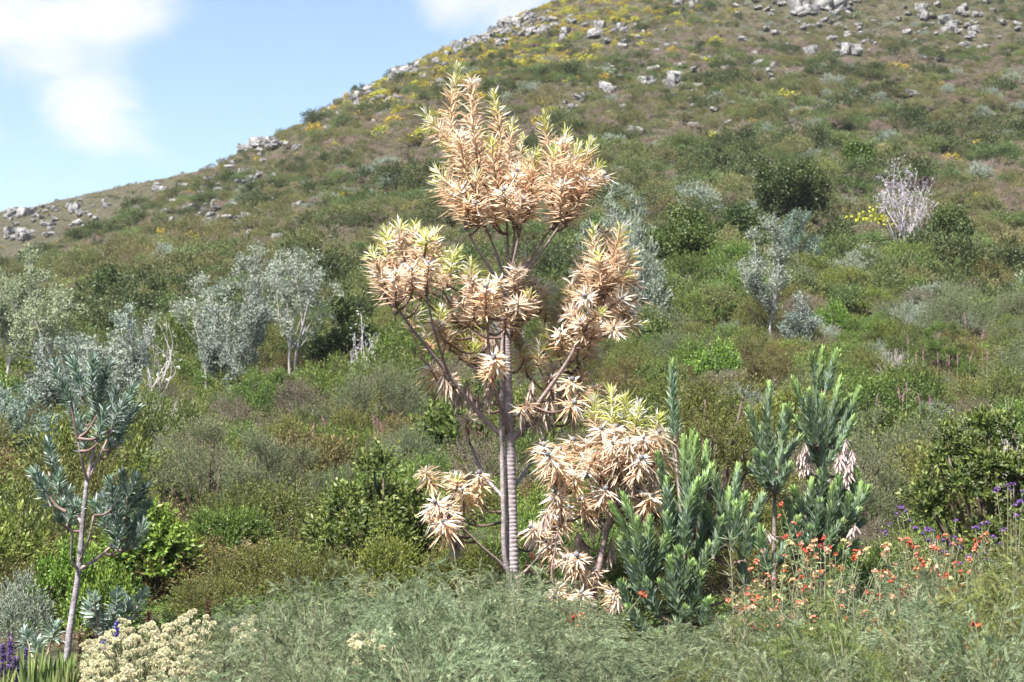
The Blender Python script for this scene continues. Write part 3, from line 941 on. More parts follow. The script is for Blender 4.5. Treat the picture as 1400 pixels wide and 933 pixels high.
# ------------------------------------------------------------------ shrub prototypes
def shrub_mesh(name, rng, mat=None, Rr=1.0, H=1.0, lumps=14, spr=260, nleaf=14, sl=.28, L=.035, W=.008, colA=(.07, .08, .03), colB=(.10, .12, .03), tipc=None, up=.6, ang=.7, twig=(.10, .075, .055),
               stems=True, lumpr=.42, flat=.0, detail=0, tips=None):
    """a shrub about Rr wide (radius) and H high, made of leafy sprigs that radiate from lumps"""
    b = Buf()
    # lump centres over a dome
    th = rng.uniform(0, 6.28, lumps)
    el = np.arcsin(rng.uniform(.0, 1, lumps) ** .8)
    rr = rng.uniform(.45, .80, lumps)
    C = np.stack([np.cos(th) * np.cos(el) * Rr * rr, np.sin(th) * np.cos(el) * Rr * rr, .12 * H + np.sin(el) * H * rr * .88], 1)
    lr = lumpr * min(Rr, H) * rng.uniform(.65, 1.2, lumps)
    lt = rng.random(lumps)
    li = rng.integers(0, lumps, spr)
    dirn = rvec(spr, rng)
    outw = unit(C[li] * np.array([1, 1, .6]) + np.array([0, 0, .25 * H]))
    dirn = unit(dirn + outw * .75 + np.array([0, 0, up]))
    start = C[li] + dirn * (lr[li] * rng.uniform(.25, .75, spr))[:, None]
    ln = sl * rng.uniform(.6, 1.35, spr)
    start[:, 2] = np.maximum(start[:, 2], .03)
    t = np.tile(np.linspace(.15, 1, nleaf), (spr, 1)) + rng.normal(size=(spr, nleaf)) * .03
    bend = np.array([0, 0, 1.0]) * (up * .5)
    pos = start[:, None] + dirn[:, None] * (t * ln[:, None])[..., None] + bend * ((t ** 2) * ln[:, None] * .35)[..., None]
    Dt = unit(dirn[:, None] + bend * (t * .7)[..., None])
    ref = rvec(spr, rng)[:, None]
    U = unit(np.cross(Dt, ref))
    V = np.cross(Dt, U)
    ph = (np.arange(nleaf) * 2.4)[None] + rng.uniform(0, 6.28, (spr, 1)) + rng.normal(size=(spr, nleaf)) * .3
    an = ang * (1.2 - .6 * t) + rng.normal(size=(spr, nleaf)) * .2
    o_ = np.cos(ph)[..., None] * U + np.sin(ph)[..., None] * V
    D = np.cos(an)[..., None] * Dt + np.sin(an)[..., None] * o_
    N = np.sin(an)[..., None] * Dt - np.cos(an)[..., None] * o_
    k = np.clip(lt[li] * .6 + rng.random(spr) * .5, 0, 1)
    c = lerp(np.array(colA), np.array(colB), k)[:, None, :] * (.8 + .4 * rng.random((spr, nleaf, 1)))
    if tipc is not None:
        tt = np.clip((t - .7) / .3, 0, 1)[..., None] * (rng.random((spr, 1, 1)) < .75)
        c = c * (1 - tt) + np.array(tipc) * tt
    leaves(b, pos.reshape(-1, 3), D.reshape(-1, 3), (L * (1 + rng.normal(size=spr * nleaf) * .2)), W, c.reshape(-1, 3), None, N=(N + rng.normal(size=N.shape) * .3).reshape(-1, 3), detail=detail)
    if tips is not None:      # flower tufts at some sprig ends: (colour, count, size)
        col, cnt, size = tips
        ids = rng.choice(spr, min(cnt, spr), replace=False)
        for q in range(5):
            leaves(b, pos[ids, -1] - dirn[ids] * size * .3, unit(dirn[ids] + rvec(len(ids), rng) * .9), size, size * .7, np.array(col) * (.8 + .4 * rng.random((len(ids), 1))), None, detail=0)
    if stems:
        for j in range(0, lumps):
            tube(b, [(C[j][0] * .12, C[j][1] * .12, -.05), C[j] * np.array([.55, .55, .45]), C[j]], .018 * H, .006 * H, twig, n=5, sides=4)
        ids = rng.choice(spr, min(spr, 120), replace=False)
        for s in ids:
            tube(b, [C[li[s]], start[s], pos[s, -1]], .005, .002, twig, n=3, sides=3)
    return b.mesh(name, mat)


def twig_mesh(name, rng, Rr=.8, H=1.0, n=60, col=(.34, .30, .30)):
    b = Buf()
    for k in range(n):
        a = rng.uniform(0, 6.28)
        e = rng.uniform(.3, 1) * Rr
        p0 = np.array((math.cos(a) * .08, math.sin(a) * .08, -.05))
        top = np.array((math.cos(a) * e, math.sin(a) * e, H * rng.uniform(.45, 1.0) * (1.1 - .35 * e / Rr)))
        mid = p0 * .4 + top * .6 + np.array((0, 0, .06)) + rng.normal(size=3) * .05
        cc = np.array(col) * rng.uniform(.7, 1.2)
        path = tube(b, [p0, mid, top], .010, .003, cc, n=7, sides=4)
        for q in range(7):
            s = path[rng.integers(2, 7)]
            d = unit(rng.normal(size=3) + np.array((math.cos(a), math.sin(a), 1.0)))
            tube(b, [s, s + d * rng.uniform(.1, .3)], .004, .0015, cc, n=2, sides=3)
    return b.mesh(name, M_TWIG)


OL = dict(colA=(.060, .075, .018), colB=(.115, .125, .030))
KINDS = {}


def kind(name, n, fn):
    KINDS[name] = [fn('%s_%d' % (name, i), np.random.default_rng(abs(hash_(name)) + i)) for i in range(n)]


def hash_(s):
    h = 7
    for ch in s:
        h = (h * 31 + ord(ch)) % 100003
    return h


# near (about 17 to 75 m) shrubs, unit size: radius about 1, height about 1
PAR = {
    'olive': dict(mat=M_LEAF, spr=1000, nleaf=10, sl=.17, L=.046, W=.014, lumps=26, lumpr=.34, up=.35, tipc=(.155, .165, .040), **OL),
    'green': dict(mat=M_LEAF, spr=1000, nleaf=10, sl=.16, L=.046, W=.017, lumps=26, lumpr=.34, up=.3, colA=(.050, .080, .016), colB=(.100, .142, .026), tipc=(.155, .195, .035)),
    'soft': dict(mat=M_SOFT, spr=1400, nleaf=10, sl=.20, L=.045, W=.009, lumps=20, lumpr=.38, up=.5, colA=(.080, .098, .050), colB=(.125, .142, .076), tipc=(.15, .165, .08), ang=.6),
    'bronze': dict(mat=M_LEAF, spr=1000, nleaf=10, sl=.16, L=.042, W=.016, lumps=24, lumpr=.34, up=.3, colA=(.062, .062, .018), colB=(.125, .105, .034), tipc=(.19, .145, .055)),
    'heath': dict(mat=M_SOFT, spr=900, nleaf=10, sl=.18, L=.042, W=.011, lumps=22, lumpr=.34, up=.4, colA=(.090, .076, .046), colB=(.150, .130, .090), twig=(.2, .16, .14)),
    'broad': dict(mat=M_GLOSS, spr=760, nleaf=8, sl=.16, L=.066, W=.034, lumps=24, lumpr=.34, up=.2, ang=1.0, colA=(.034, .058, .014), colB=(.075, .105, .022), tipc=(.14, .17, .04)),
    'lime': dict(mat=M_GLOSS, spr=700, nleaf=8, sl=.17, L=.066, W=.034, lumps=20, lumpr=.36, up=.3, ang=1.0, colA=(.050, .10, .014), colB=(.100, .17, .024), tipc=(.165, .24, .035)),
    'greyshrub': dict(mat=M_SOFT, spr=760, nleaf=9, sl=.18, L=.055, W=.020, lumps=20, lumpr=.36, up=.3, colA=(.12, .155, .11), colB=(.22, .25, .19), tipc=(.27, .30, .23)),
}
for _k, _n in (('olive', 3), ('green', 3), ('soft', 2), ('bronze', 2), ('heath', 2), ('broad', 3), ('lime', 2), ('greyshrub', 2)):
    kind(_k, _n, lambda n, g: shrub_mesh(n, g, **PAR[_k]))
kind('twiggy', 2, lambda n, g: twig_mesh(n, g))
# far protos for the upper slope, unit size
FARK = []


def far(name, mat, count, **kw):
    for i in range(count):
        g = np.random.default_rng(hash_(name) + 50 + i)
        FARK.append((name, shrub_mesh('far_%s_%d' % (name, i), g, mat, spr=330, nleaf=9, lumps=16, sl=.17, lumpr=.34, stems=False, **kw)))


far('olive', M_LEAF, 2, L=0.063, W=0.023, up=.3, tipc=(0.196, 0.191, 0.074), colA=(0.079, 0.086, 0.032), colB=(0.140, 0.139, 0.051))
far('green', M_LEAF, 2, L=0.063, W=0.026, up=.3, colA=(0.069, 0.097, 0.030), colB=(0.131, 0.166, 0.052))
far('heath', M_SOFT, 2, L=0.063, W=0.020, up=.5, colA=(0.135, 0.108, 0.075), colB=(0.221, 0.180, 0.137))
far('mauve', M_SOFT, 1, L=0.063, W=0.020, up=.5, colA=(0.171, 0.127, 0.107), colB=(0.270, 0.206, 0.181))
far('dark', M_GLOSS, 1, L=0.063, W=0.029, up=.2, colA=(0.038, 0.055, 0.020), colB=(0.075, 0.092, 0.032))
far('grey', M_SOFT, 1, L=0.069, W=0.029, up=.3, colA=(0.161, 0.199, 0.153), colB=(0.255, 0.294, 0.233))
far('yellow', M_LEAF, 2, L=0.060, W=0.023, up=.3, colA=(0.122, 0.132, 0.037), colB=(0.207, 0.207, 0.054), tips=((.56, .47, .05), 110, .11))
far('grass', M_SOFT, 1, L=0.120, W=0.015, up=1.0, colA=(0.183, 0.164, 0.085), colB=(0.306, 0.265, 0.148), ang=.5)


def scatter(name, label, cat, meshes, P, rot, scl, pick):
    """one object whose vertices carry instances of the given meshes"""
    c = bpy.data.collections.new(name + '_sources')
    for i, m in enumerate(meshes):
        c.objects.link(bpy.data.objects.new('%s_source_%02d' % (name, i), m))
    me = bpy.data.meshes.new(name)
    me.from_pydata([tuple(p) for p in P], [], [])
    a = me.attributes.new('rot', 'FLOAT_VECTOR', 'POINT')
    a.data.foreach_set('vector', np.asarray(rot, np.float32).ravel())
    a = me.attributes.new('scl', 'FLOAT_VECTOR', 'POINT')
    a.data.foreach_set('vector', np.asarray(scl, np.float32).ravel())
    a = me.attributes.new('pick', 'INT', 'POINT')
    a.data.foreach_set('value', np.asarray(pick, np.int32))
    o = link(me, name)
    tag(o, label, cat, kind='stuff')
    ng = bpy.data.node_groups.new(name, 'GeometryNodeTree')
    ng.interface.new_socket('Geometry', in_out='INPUT', socket_type='NodeSocketGeometry')
    ng.interface.new_socket('Geometry', in_out='OUTPUT', socket_type='NodeSocketGeometry')
    gi = ng.nodes.new('NodeGroupInput')
    go = ng.nodes.new('NodeGroupOutput')
    ip = ng.nodes.new('GeometryNodeInstanceOnPoints')
    ci = ng.nodes.new('GeometryNodeCollectionInfo')
    ci.inputs['Collection'].default_value = c
    ci.inputs['Separate Children'].default_value = True
    ci.inputs['Reset Children'].default_value = True

    def attr(nm, ty):
        n = ng.nodes.new('GeometryNodeInputNamedAttribute')
        n.data_type = ty
        n.inputs['Name'].default_value = nm
        return n.outputs[0]
    ip.inputs['Pick Instance'].default_value = True
    ng.links.new(gi.outputs[0], ip.inputs['Points'])
    ng.links.new(ci.outputs[0], ip.inputs['Instance'])
    ng.links.new(attr('pick', 'INT'), ip.inputs['Instance Index'])
    ng.links.new(attr('rot', 'FLOAT_VECTOR'), ip.inputs['Rotation'])
    ng.links.new(attr('scl', 'FLOAT_VECTOR'), ip.inputs['Scale'])
    ng.links.new(ip.outputs[0], go.inputs[0])
    md = o.modifiers.new('scatter', 'NODES')
    md.node_group = ng
    return o


def col_of(x, y):
    return 700 + FPX * x / (y / math.cos(TH))


# ------------------------------------------------------------------ upper slope scrub (stuff)
def upper_slope():
    g = np.random.default_rng(77)
    n = 42000
    y = np.sqrt(g.uniform(66 ** 2, 300 ** 2, n))
    px = g.uniform(-180, 1600, n)
    x = (px - 700) / FPX * y / math.cos(TH)
    keep = ~((y > 170) & (px > 900) & (y > 262))
    for rx, ry, rs in rockxy:
        keep &= ~((np.abs(x - rx) < rs + .1) & (y > ry - 1.1 - rs) & (y < ry + rs * .6))
    x, y, px = x[keep], y[keep], px[keep]
    n = len(x)
    z = ground(x, y)
    # which plant where: patches on the slope
    pa = wob(x, y, 11, .3) + .5 * wob(x, y, 4, 1.9)
    pb = wob(x, y, 14, 2.7) + .5 * wob(x, y, 5, .7)
    up_ = np.clip((y - 80) / 80, 0, 1)
    names = sorted(set(k for k, m in FARK))
    wgt = {
        'olive': .95 + .7 * pb,
        'green': .75 - .5 * up_ + .75 * pa,
        'heath': .45 + .95 * up_ - .8 * pa,
        'mauve': .2 + .8 * up_ - .6 * pb,
        'dark': .30 + .35 * pa - .12 * up_,
        'grey': .07 + .25 * pb * np.exp(-((px - 1180) / 260) ** 2) + .30 * np.exp(-((px - 1150) / 200) ** 2 - ((y - 115) / 22) ** 2),
        'yellow': 4.2 * np.exp(-((px - 640) / 190) ** 2 - ((y - 195) / 34) ** 2) + .8 * np.exp(-((px - 850) / 200) ** 2 - ((y - 215) / 30) ** 2) + .02,
        'grass': .18 + .35 * up_,
    }
    farhill = (px < 340) & (y > 160)
    for k_, f_ in (('olive', .5), ('green', .15), ('dark', .4), ('heath', 1.3), ('grass', 6.0), ('mauve', 1.2), ('grey', .3)):
        wgt[k_] = np.where(farhill, np.clip(wgt[k_], .05, None) * f_, wgt[k_])
    W_ = np.stack([np.clip(wgt[k], 0.01, None) for k in names], 1)
    cum = np.cumsum(W_ / W_.sum(1, keepdims=True), 1)
    ki = (g.random(n)[:, None] > cum).sum(1)
    idx = {k: [i for i, (a, m) in enumerate(FARK) if a == k] for k in names}
    pick = np.array([idx[names[k]][g.integers(0, len(idx[names[k]]))] for k in ki])
    base = {'olive': .80, 'green': .90, 'heath': .58, 'mauve': .55, 'dark': 1.25, 'grey': .8, 'yellow': .7, 'grass': .5}
    s = np.array([base[names[k]] for k in ki]) * np.exp(np.clip(g.normal(size=n) * .38, -.8, .55)) * (1.12 - .30 * up_) * np.where(farhill, .7, 1) * np.where(y > 165, .72, 1) * np.where((px < 420) & (y > 105), .72, 1)
    rot = np.stack([g.normal(size=n) * .08, g.normal(size=n) * .08, g.uniform(0, 6.28, n)], 1)
    sc = np.stack([s * g.uniform(.85, 1.25, n), s * g.uniform(.85, 1.25, n), s * g.uniform(.75, 1.2, n)], 1)
    P = np.stack([x, y, z - .04], 1)
    lab = {'olive': 'olive scrub covering the upper mountainside', 'green': 'green bushes massed over the mountainside', 'heath': 'brownish heath spread over the upper mountainside', 'mauve': 'faded mauve brown heath on the upper mountainside',
           'dark': 'dark green bushes dotted over the upper mountainside', 'grey': 'grey green bushes dotted over the mountainside', 'yellow': 'yellow flowering scrub near the rocky ridge', 'grass': 'dry straw coloured grass on the upper mountainside'}
    for kk, nm in enumerate(names):
        sel = ki == kk
        ms = [FARK[i][1] for i in idx[nm]]
        pk = np.array([idx[nm].index(p) for p in pick[sel]])
        scatter({'olive': 'olive_scrub', 'green': 'green_scrub', 'heath': 'brown_heath', 'mauve': 'mauve_heath', 'dark': 'dark_scrub', 'grey': 'grey_scrub', 'yellow': 'yellow_flowering_scrub', 'grass': 'mountain_grass'}[nm],
                lab[nm], 'grass' if nm == 'grass' else 'scrub', ms, P[sel], rot[sel], sc[sel], pk)




# ------------------------------------------------------------------ shrubs of the lower slope, one by one
SHR = {
    'olive': ('olive_shrub', 'rounded olive green shrub', 'olive shrubs of the lower slope'),
    'green': ('green_shrub', 'fresh green small-leaved shrub', 'green shrubs of the lower slope'),
    'soft': ('soft_shrub', 'soft feathery grey green shrub', 'soft feathery shrubs of the lower slope'),
    'bronze': ('bronze_shrub', 'bronze tipped shrub', 'bronze shrubs of the lower slope'),
    'heath': ('heath_shrub', 'faded brown heath shrub', 'brown heath shrubs of the lower slope'),
    'broad': ('dark_bush', 'dark green broad-leaved bush', 'dark bushes of the lower slope'),
    'lime': ('lime_bush', 'bright lime green bush', 'lime green bushes of the lower slope'),
    'greyshrub': ('grey_shrub', 'pale silvery grey shrub', 'silvery grey shrubs of the lower slope'),
    'twiggy': ('bare_twig_shrub', 'leafless bare grey twig shrub', 'bare twiggy shrubs of the lower slope'),
}
LANDMARKS = [(12, 56, 'around the broad grey tree'), (15, 40, 'near the dark blue green silver tree'), (88, 20, 'behind the slim blue green tree'), (145, 46, 'below the silver tree with a round tuft'),
             (205, 24, 'behind the lime green bush'), (318, 52, 'around the dense grey green silver tree'), (405, 60, 'around the white trunked silver tree'), (300, 32, 'above the feathery mound'), (470, 64, 'beside the dark evergreen bush tree'),
             (432, 34, 'near the bare purplish twig thicket'), (525, 22, 'beside the glossy dark bush'), (560, 45, 'on the slope left of the dry tree trunk'), (700, 20, 'behind the ringed trunk'), (700, 36, 'on the slope behind the ringed trunk'),
             (690, 60, 'on the slope behind the crown of the dry tree'), (850, 70, 'below the large rounded grey green tree'), (950, 26, 'beside the tall olive brown bush'), (940, 48, 'around the wide fresh green bush'), (1012, 74, 'below the dark evergreen trees'),
             (1068, 58, 'around the leaning silver tree'), (1124, 22, 'behind the bushy silver tree'), (1150, 42, 'above the bushy silver tree'), (1250, 36, 'among the pink flower spikes'), (1290, 54, 'near the round dark green bush standing alone'),
             (1244, 72, 'below the dead whitish tree'), (1352, 22, 'behind the big glossy bush'), (1380, 42, 'on the slope above the bare grey twigs'), (1400, 66, 'on the slope right of the dead whitish tree'), (200, 68, 'below the rock outcrops of the left slope')]
placed = []
gs = np.random.default_rng(99)


def shrub(kd, px, Y, rad, hgt, label=None, own=None):
    m = KINDS[kd]
    me = m[gs.integers(0, len(m))]
    if own is None and label and kd != 'twiggy' and max(rad, hgt) > .9:
        q = dict(PAR[kd])
        area = rad * (rad + 2 * hgt) / 3
        q['spr'] = int(q['spr'] * min(2.6, max(1.0, area * .9)))
        q['lumps'] = int(q['lumps'] * min(2.0, max(1.0, area * .7)))
        q['lumpr'] = q['lumpr'] / max(1.0, math.sqrt(max(rad, hgt)))
        me = shrub_mesh(SHR[kd][0] + '_mesh', np.random.default_rng(int(gs.integers(0, 99999))), Rr=rad, H=hgt, **q)
        rad_, hgt_ = 1.0, 1.0
    else:
        rad_, hgt_ = rad, hgt
    nm, lab, grp = SHR[kd]
    o = link(me, nm)
    p = gpt(px, Y)
    o.location = (p.x, p.y, p.z - .05)
    o.rotation_euler = (gs.normal() * .05, gs.normal() * .05, gs.uniform(0, 6.28))
    o.scale = (rad_ * gs.uniform(.95, 1.05), rad_ * gs.uniform(.95, 1.05), hgt_)
    if label:
        tag(o, label, 'bush' if 'bush' in label else 'shrub')
    else:
        lx, ly = min(LANDMARKS, key=lambda a: ((a[0] - px) / 90) ** 2 + ((a[1] - Y) / 7) ** 2)[:2]
        ph = [a[2] for a in LANDMARKS if a[0] == lx and a[1] == ly][0]
        sz = 'large ' if hgt > 1.25 else ('small ' if hgt < .72 else '')
        tag(o, sz + lab + ' ' + ph, 'bush' if 'bush' in nm else 'shrub', grp)
    placed.append((p.x, p.y, rad))
    return o


# bushes one can single out: kind, column, distance, radius, height, label
for a in (
    ('broad', 525, 20.5, 1.05, 1.85, 'dense glossy dark green bush behind the low dry tufts left of the ringed trunk'),
    ('broad', 1352, 19.0, 1.25, 2.5, 'big glossy dark green bush behind the purple flower heads'),
    ('olive', 948, 23.0, 1.6, 3.3, 'tall olive brown bush rising behind the young silver trees'),
    ('olive', 870, 24.0, 1.2, 2.7, 'olive brown bush between the dry tree and the upright silver tree shoots'),
    ('lime', 205, 18.5, 0.55, 1.3, 'bright lime green bush beside the slim blue green tree'),
    ('lime', 140, 16.2, 0.50, 0.8, 'leafy lime green bush at the foot of the slim blue green tree'),
    ('lime', 85, 16.8, 0.45, 0.85, 'small lime green bush left of the slim tree stem'),
    ('soft', 285, 27.0, 1.4, 2.2, 'grey green feathery mound behind the lime bush'),
    ('soft', 375, 26.0, 1.1, 1.9, 'domed soft green shrub beside the feathery mound'),
    ('soft', 520, 27.0, 1.1, 1.9, 'soft dusky green shrub behind the glossy dark bush'),
    ('soft', 1240, 27.0, 1.7, 2.3, 'wide dusky green shrub behind the big glossy bush'),
    ('soft', 1170, 24.0, 1.0, 1.6, 'dusky green shrub behind the bushy silver tree'),
    ('twiggy', 1405, 24.0, 1.0, 2.2, 'bare grey twig shrub behind the big glossy bush'),
    ('twiggy', 1275, 18.6, .5, .85, 'small bare grey twig shrub beside the big glossy bush'),
    ('twiggy', 432, 31.0, .9, 1.1, 'bare purplish twig thicket between the green shrubs'),
    ('bronze', 235, 18.8, .85, .85, 'bronze green low shrub behind the cream flower heads'),
    ('bronze', 60, 19.0, .7, .85, 'bronze shrub left behind the slim blue green tree'),
    ('green', 310, 22.0, .75, .95, 'green shrub above the bronze low shrub'),
    ('olive', 360, 18.0, .85, .80, 'olive shrub behind the cream flower heads'),
    ('olive', 20, 17.0, .7, .75, 'olive shrub left of the slim tree stem'),
    ('greyshrub', 25, 15.4, .40, .65, 'small grey leaved shrub above the violet flower spikes'),
    ('olive', 300, 16.3, .6, .62, 'low olive shrub directly behind the cream flower heads'),
    ('olive', 425, 17.2, .7, .75, 'olive shrub left of the glossy dark bush'),
    ('green', 760, 19.5, .9, 1.0, 'green shrub between the ringed trunk and the small dry tree'),
    ('bronze', 640, 19.0, .7, .72, 'bronze shrub behind the ringed trunk'),
    ('green', 1225, 18.0, .7, .85, 'green shrub behind the red flowers'),
    ('olive', 1290, 17.0, .6, .75, 'olive shrub below the bare twigs beside the glossy bush'),
    ('greyshrub', 855, 66, 2.1, 4.2, None),
    ('lime', 460, 38, .55, .9, 'lone bright green bush above the bare twig thicket'),
    ('lime', 1165, 47, 1.1, 1.2, 'yellow green spreading bush above the bushy silver tree'),
    ('green', 940, 44, 1.9, 2.0, 'wide fresh green bush above the olive brown bush'),
    ('green', 1290, 52, 1.1, 2.6, 'round dark green bush standing alone above the pink flower spikes'),
    ('bronze', 1110, 40, 1.0, .8, 'orange tinged shrub above the bushy silver tree'),
):
    shrub(*a[:5], label=a[5])

gl = np.random.default_rng(5)
wts = (('olive', .28), ('green', .27), ('soft', .12), ('bronze', .11), ('heath', .09), ('broad', .06), ('lime', .02), ('greyshrub', .03), ('twiggy', .02))
tries = 0
cnt = 0
while tries < 5200 and cnt < 760:
    tries += 1
    Y = math.sqrt(gl.uniform(17.5 ** 2, 74 ** 2))
    px = gl.uniform(-110, 1510)
    x = (px - 700) / FPX * Y / math.cos(TH)
    kd = gl.choice([k for k, w_ in wts], p=[w_ for k, w_ in wts])
    rad = {'olive': .85, 'green': .95, 'soft': 1.05, 'bronze': .75, 'heath': .75, 'broad': .95, 'lime': .6, 'greyshrub': .7, 'twiggy': .7}[kd] * math.exp(gl.normal() * .32) * (.80 + .45 * min(1, Y / 45))
    if Y < 24 and 560 < px < 1250 and rad > .7:
        rad = .6
    if any((x - a) ** 2 + (Y - b) ** 2 < (.56 * (rad + c)) ** 2 for a, b, c in placed):
        continue
    if Y < 20 and (640 < px < 760):
        continue
    h = rad * gl.uniform(.9, 1.35)
    shrub(kd, px, Y, rad, h)
    cnt += 1

# low herbs and grass between them
def herbs():
    g = np.random.default_rng(3)
    n = 4200
    y = np.sqrt(g.uniform(14.5 ** 2, 72 ** 2, n))
    px = g.uniform(-120, 1520, n)
    x = (px - 700) / FPX * y / math.cos(TH)
    z = ground(x, y)
    ms = [shrub_mesh('herb_tuft_%d' % i, np.random.default_rng(300 + i), M_LEAF, spr=90, nleaf=9, lumps=7, sl=.22, L=.10, W=.03, lumpr=.35, up=.4, ang=.9, stems=False, colA=a, colB=b_)
          for i, (a, b_) in enumerate((((.07, .085, .022), (.13, .14, .035)), ((.06, .09, .018), (.10, .15, .03)), ((.11, .10, .045), (.18, .155, .07))))]
    s = .34 * np.exp(g.normal(size=n) * .25)
    scatter('low_herbs', 'low green herbs and grass covering the soil between the shrubs', 'herbs', ms, np.stack([x, y, z - .03], 1), np.stack([np.zeros(n), np.zeros(n), g.uniform(0, 6.28, n)], 1),
            np.stack([s * 1.5, s * 1.5, s * .8], 1), g.integers(0, 3, n))


herbs()


# ------------------------------------------------------------------ slope trees
def slope_tree(name, label, px, Y, H, spread, rng, leafc, leaft, trunkc=(.42, .40, .40), limbs=6, tufts=70, tl=22, L=.11, W=.03, trunk_r=.07, fork=.32, crown_lo=.35, mat=M_SOFT, lean=0.0, dens=.9, group=None, stems=1, mound=0.0, tuftr=.16):
    H = H * 1.1
    trunk_r = trunk_r * .8
    p = gpt(px, Y)
    root = link(None, name)
    root.location = (p.x, p.y, p.z - .05)
    tag(root, label, 'tree', group)
    wood = Buf()
    crown = Buf()
    ends = []
    for s in range(stems):
        sx = (s - (stems - 1) / 2) * .28 * spread / max(1, stems - 1) if stems > 1 else 0
        top = np.array((sx + lean * H * fork, rng.normal() * .1, H * fork))
        base = np.array((sx * .35, 0, -.15))
        tp = tube(wood, [base, base * .5 + top * .5 + rng.normal(size=3) * .03 * H, top], trunk_r, trunk_r * .62, trunkc, n=8, sides=7)
        for k in range(limbs):
            a = 6.283 * (k + rng.random() * .7) / limbs
            e = math.asin(rng.uniform(.35, .98))
            rr = rng.uniform(.78, 1.0)
            tip = np.array((lean * H + math.cos(a) * math.cos(e) * spread * rr, math.sin(a) * math.cos(e) * spread * rr, H * (crown_lo + (1 - crown_lo) * math.sin(e) * rr)))
            if stems > 1:
                tip[0] += sx
            st = tp[-1] if rng.random() < .6 else tp[-3]
            mid = st * .45 + tip * .55 + np.array((0, 0, .08 * H)) * rng.normal() + rng.normal(size=3) * .05 * H
            lp = tube(wood, [st, mid, tip], trunk_r * .5, trunk_r * .14, trunkc, n=9, sides=5)
            for q in range(max(2, tufts // (limbs * stems))):
                j = rng.integers(3, 9)
                d = unit(rng.normal(size=3) + np.array((0, 0, .35)) + unit(tip) * .4)
                e2 = lp[j] + d * rng.uniform(.12, .38) * spread * .8
                if e2[2] < crown_lo * H * .8:
                    e2[2] = crown_lo * H * .8
                tube(wood, [lp[j], (lp[j] + e2) / 2 + rng.normal(size=3) * .03, e2], trunk_r * .13, trunk_r * .05, trunkc, n=4, sides=3)
                ends.append(e2)
    E = np.array(ends)
    far_ = name == 'slope_silver_tree'
    tl = int(tl * (1.6 if far_ else 2.3)) if tl > 12 else tl
    W = W * (1.3 if far_ else 1.5)
    tuftr = tuftr * (1.1 if far_ else 1.25)
    dens = dens * (.92 if far_ else 1)
    E = E[rng.random(len(E)) < dens]
    m = len(E)
    P = np.repeat(E, tl, 0) + rng.normal(size=(m * tl, 3)) * tuftr * .55
    D = unit(np.repeat(unit(E - np.array((lean * H, 0, H * .3))), tl, 0) * .35 + rvec(m * tl, rng) + np.array((0, 0, .25)))
    tone = np.repeat(rng.random(m), tl)
    c = lerp(np.array(leafc), np.array(leaft), np.clip(tone * .7 + rng.random(m * tl) * .4, 0, 1))
    leaves(crown, P - D * L * .3, D, L * (1 + rng.normal(size=m * tl) * .2), W, c, None, detail=0)
    link(wood.mesh(name + '_wood', M_TWIG, True), 'trunk', root)
    link(crown.mesh(name + '_crown', mat), 'crown', root)
    return root


g6 = np.random.default_rng(61)
SV = ((.15, .18, .135), (.25, .275, .22))
SVB = ((.12, .155, .125), (.23, .265, .22))
SVG = ((.15, .185, .10), (.25, .275, .165))
WT = (.27, .25, .245)
slope_tree('slope_silver_tree', 'pale stemmed silver tree with several bare white trunks and sparse crown', 405, 58, 4.7, 1.35, g6, *SV, trunkc=WT, limbs=6, tufts=150, tl=26, stems=2, trunk_r=.065, fork=.42, crown_lo=.48)
slope_tree('slope_silver_tree', 'dense grey green silver tree left of the white trunked one', 318, 52, 3.9, 1.15, g6, *SVB, trunkc=WT, limbs=10, tufts=270, tl=26, trunk_r=.07, fork=.2, crown_lo=.12)
slope_tree('slope_silver_tree', 'silver tree with pale top behind the dense grey green one', 352, 60, 4.6, 1.0, g6, *SV, trunkc=WT, limbs=7, tufts=100, tl=24, trunk_r=.06, fork=.4, crown_lo=.5)
slope_tree('slope_silver_tree', 'broad grey tree crowned with soft pale foliage beside the far rocky knoll', 12, 56, 5.2, 1.5, g6, *SVG, trunkc=WT, limbs=10, tufts=340, tl=30, trunk_r=.08, fork=.35, crown_lo=.3, L=.09)
slope_tree('slope_silver_tree', 'silver tree with a single round tuft raised above its neighbours', 145, 44, 3.2, .85, g6, *SV, trunkc=WT, limbs=8, tufts=130, tl=26, trunk_r=.05, fork=.4, crown_lo=.35)
slope_tree('slope_silver_tree', 'low blue grey silver tree behind the slim blue green tree', 95, 46, 2.8, 1.4, g6, *SVB, trunkc=WT, limbs=10, tufts=280, tl=26, trunk_r=.05, fork=.3, crown_lo=.2)
slope_tree('slope_silver_tree', 'dark blue green silver tree below the broad grey tree', 15, 40, 2.6, 1.0, g6, (.07, .11, .085), (.16, .21, .17), limbs=9, tufts=260, tl=24, trunk_r=.05, fork=.25, crown_lo=.15)
slope_tree('slope_silver_tree', 'large rounded grey green tree behind the crown of the peach leaved tree', 850, 72, 4.6, 1.9, g6, (.11, .145, .095), (.20, .235, .165), limbs=10, tufts=260, tl=34, trunk_r=.08, fork=.2, crown_lo=.15, L=.10, W=.035)
slope_tree('slope_silver_tree', 'tall leaning silver tree with a pale bare trunk above the young silver trees', 1068, 62, 4.9, 1.05, g6, *SV, trunkc=WT, limbs=9, tufts=200, tl=26, trunk_r=.07, fork=.3, crown_lo=.1, lean=-.10)
slope_tree('slope_silver_tree', 'rounded teal grey tree behind the leaning silver tree', 1096, 74, 3.6, .95, g6, (.085, .135, .10), (.17, .225, .175), limbs=8, tufts=140, tl=30, trunk_r=.05, fork=.25, crown_lo=.2)
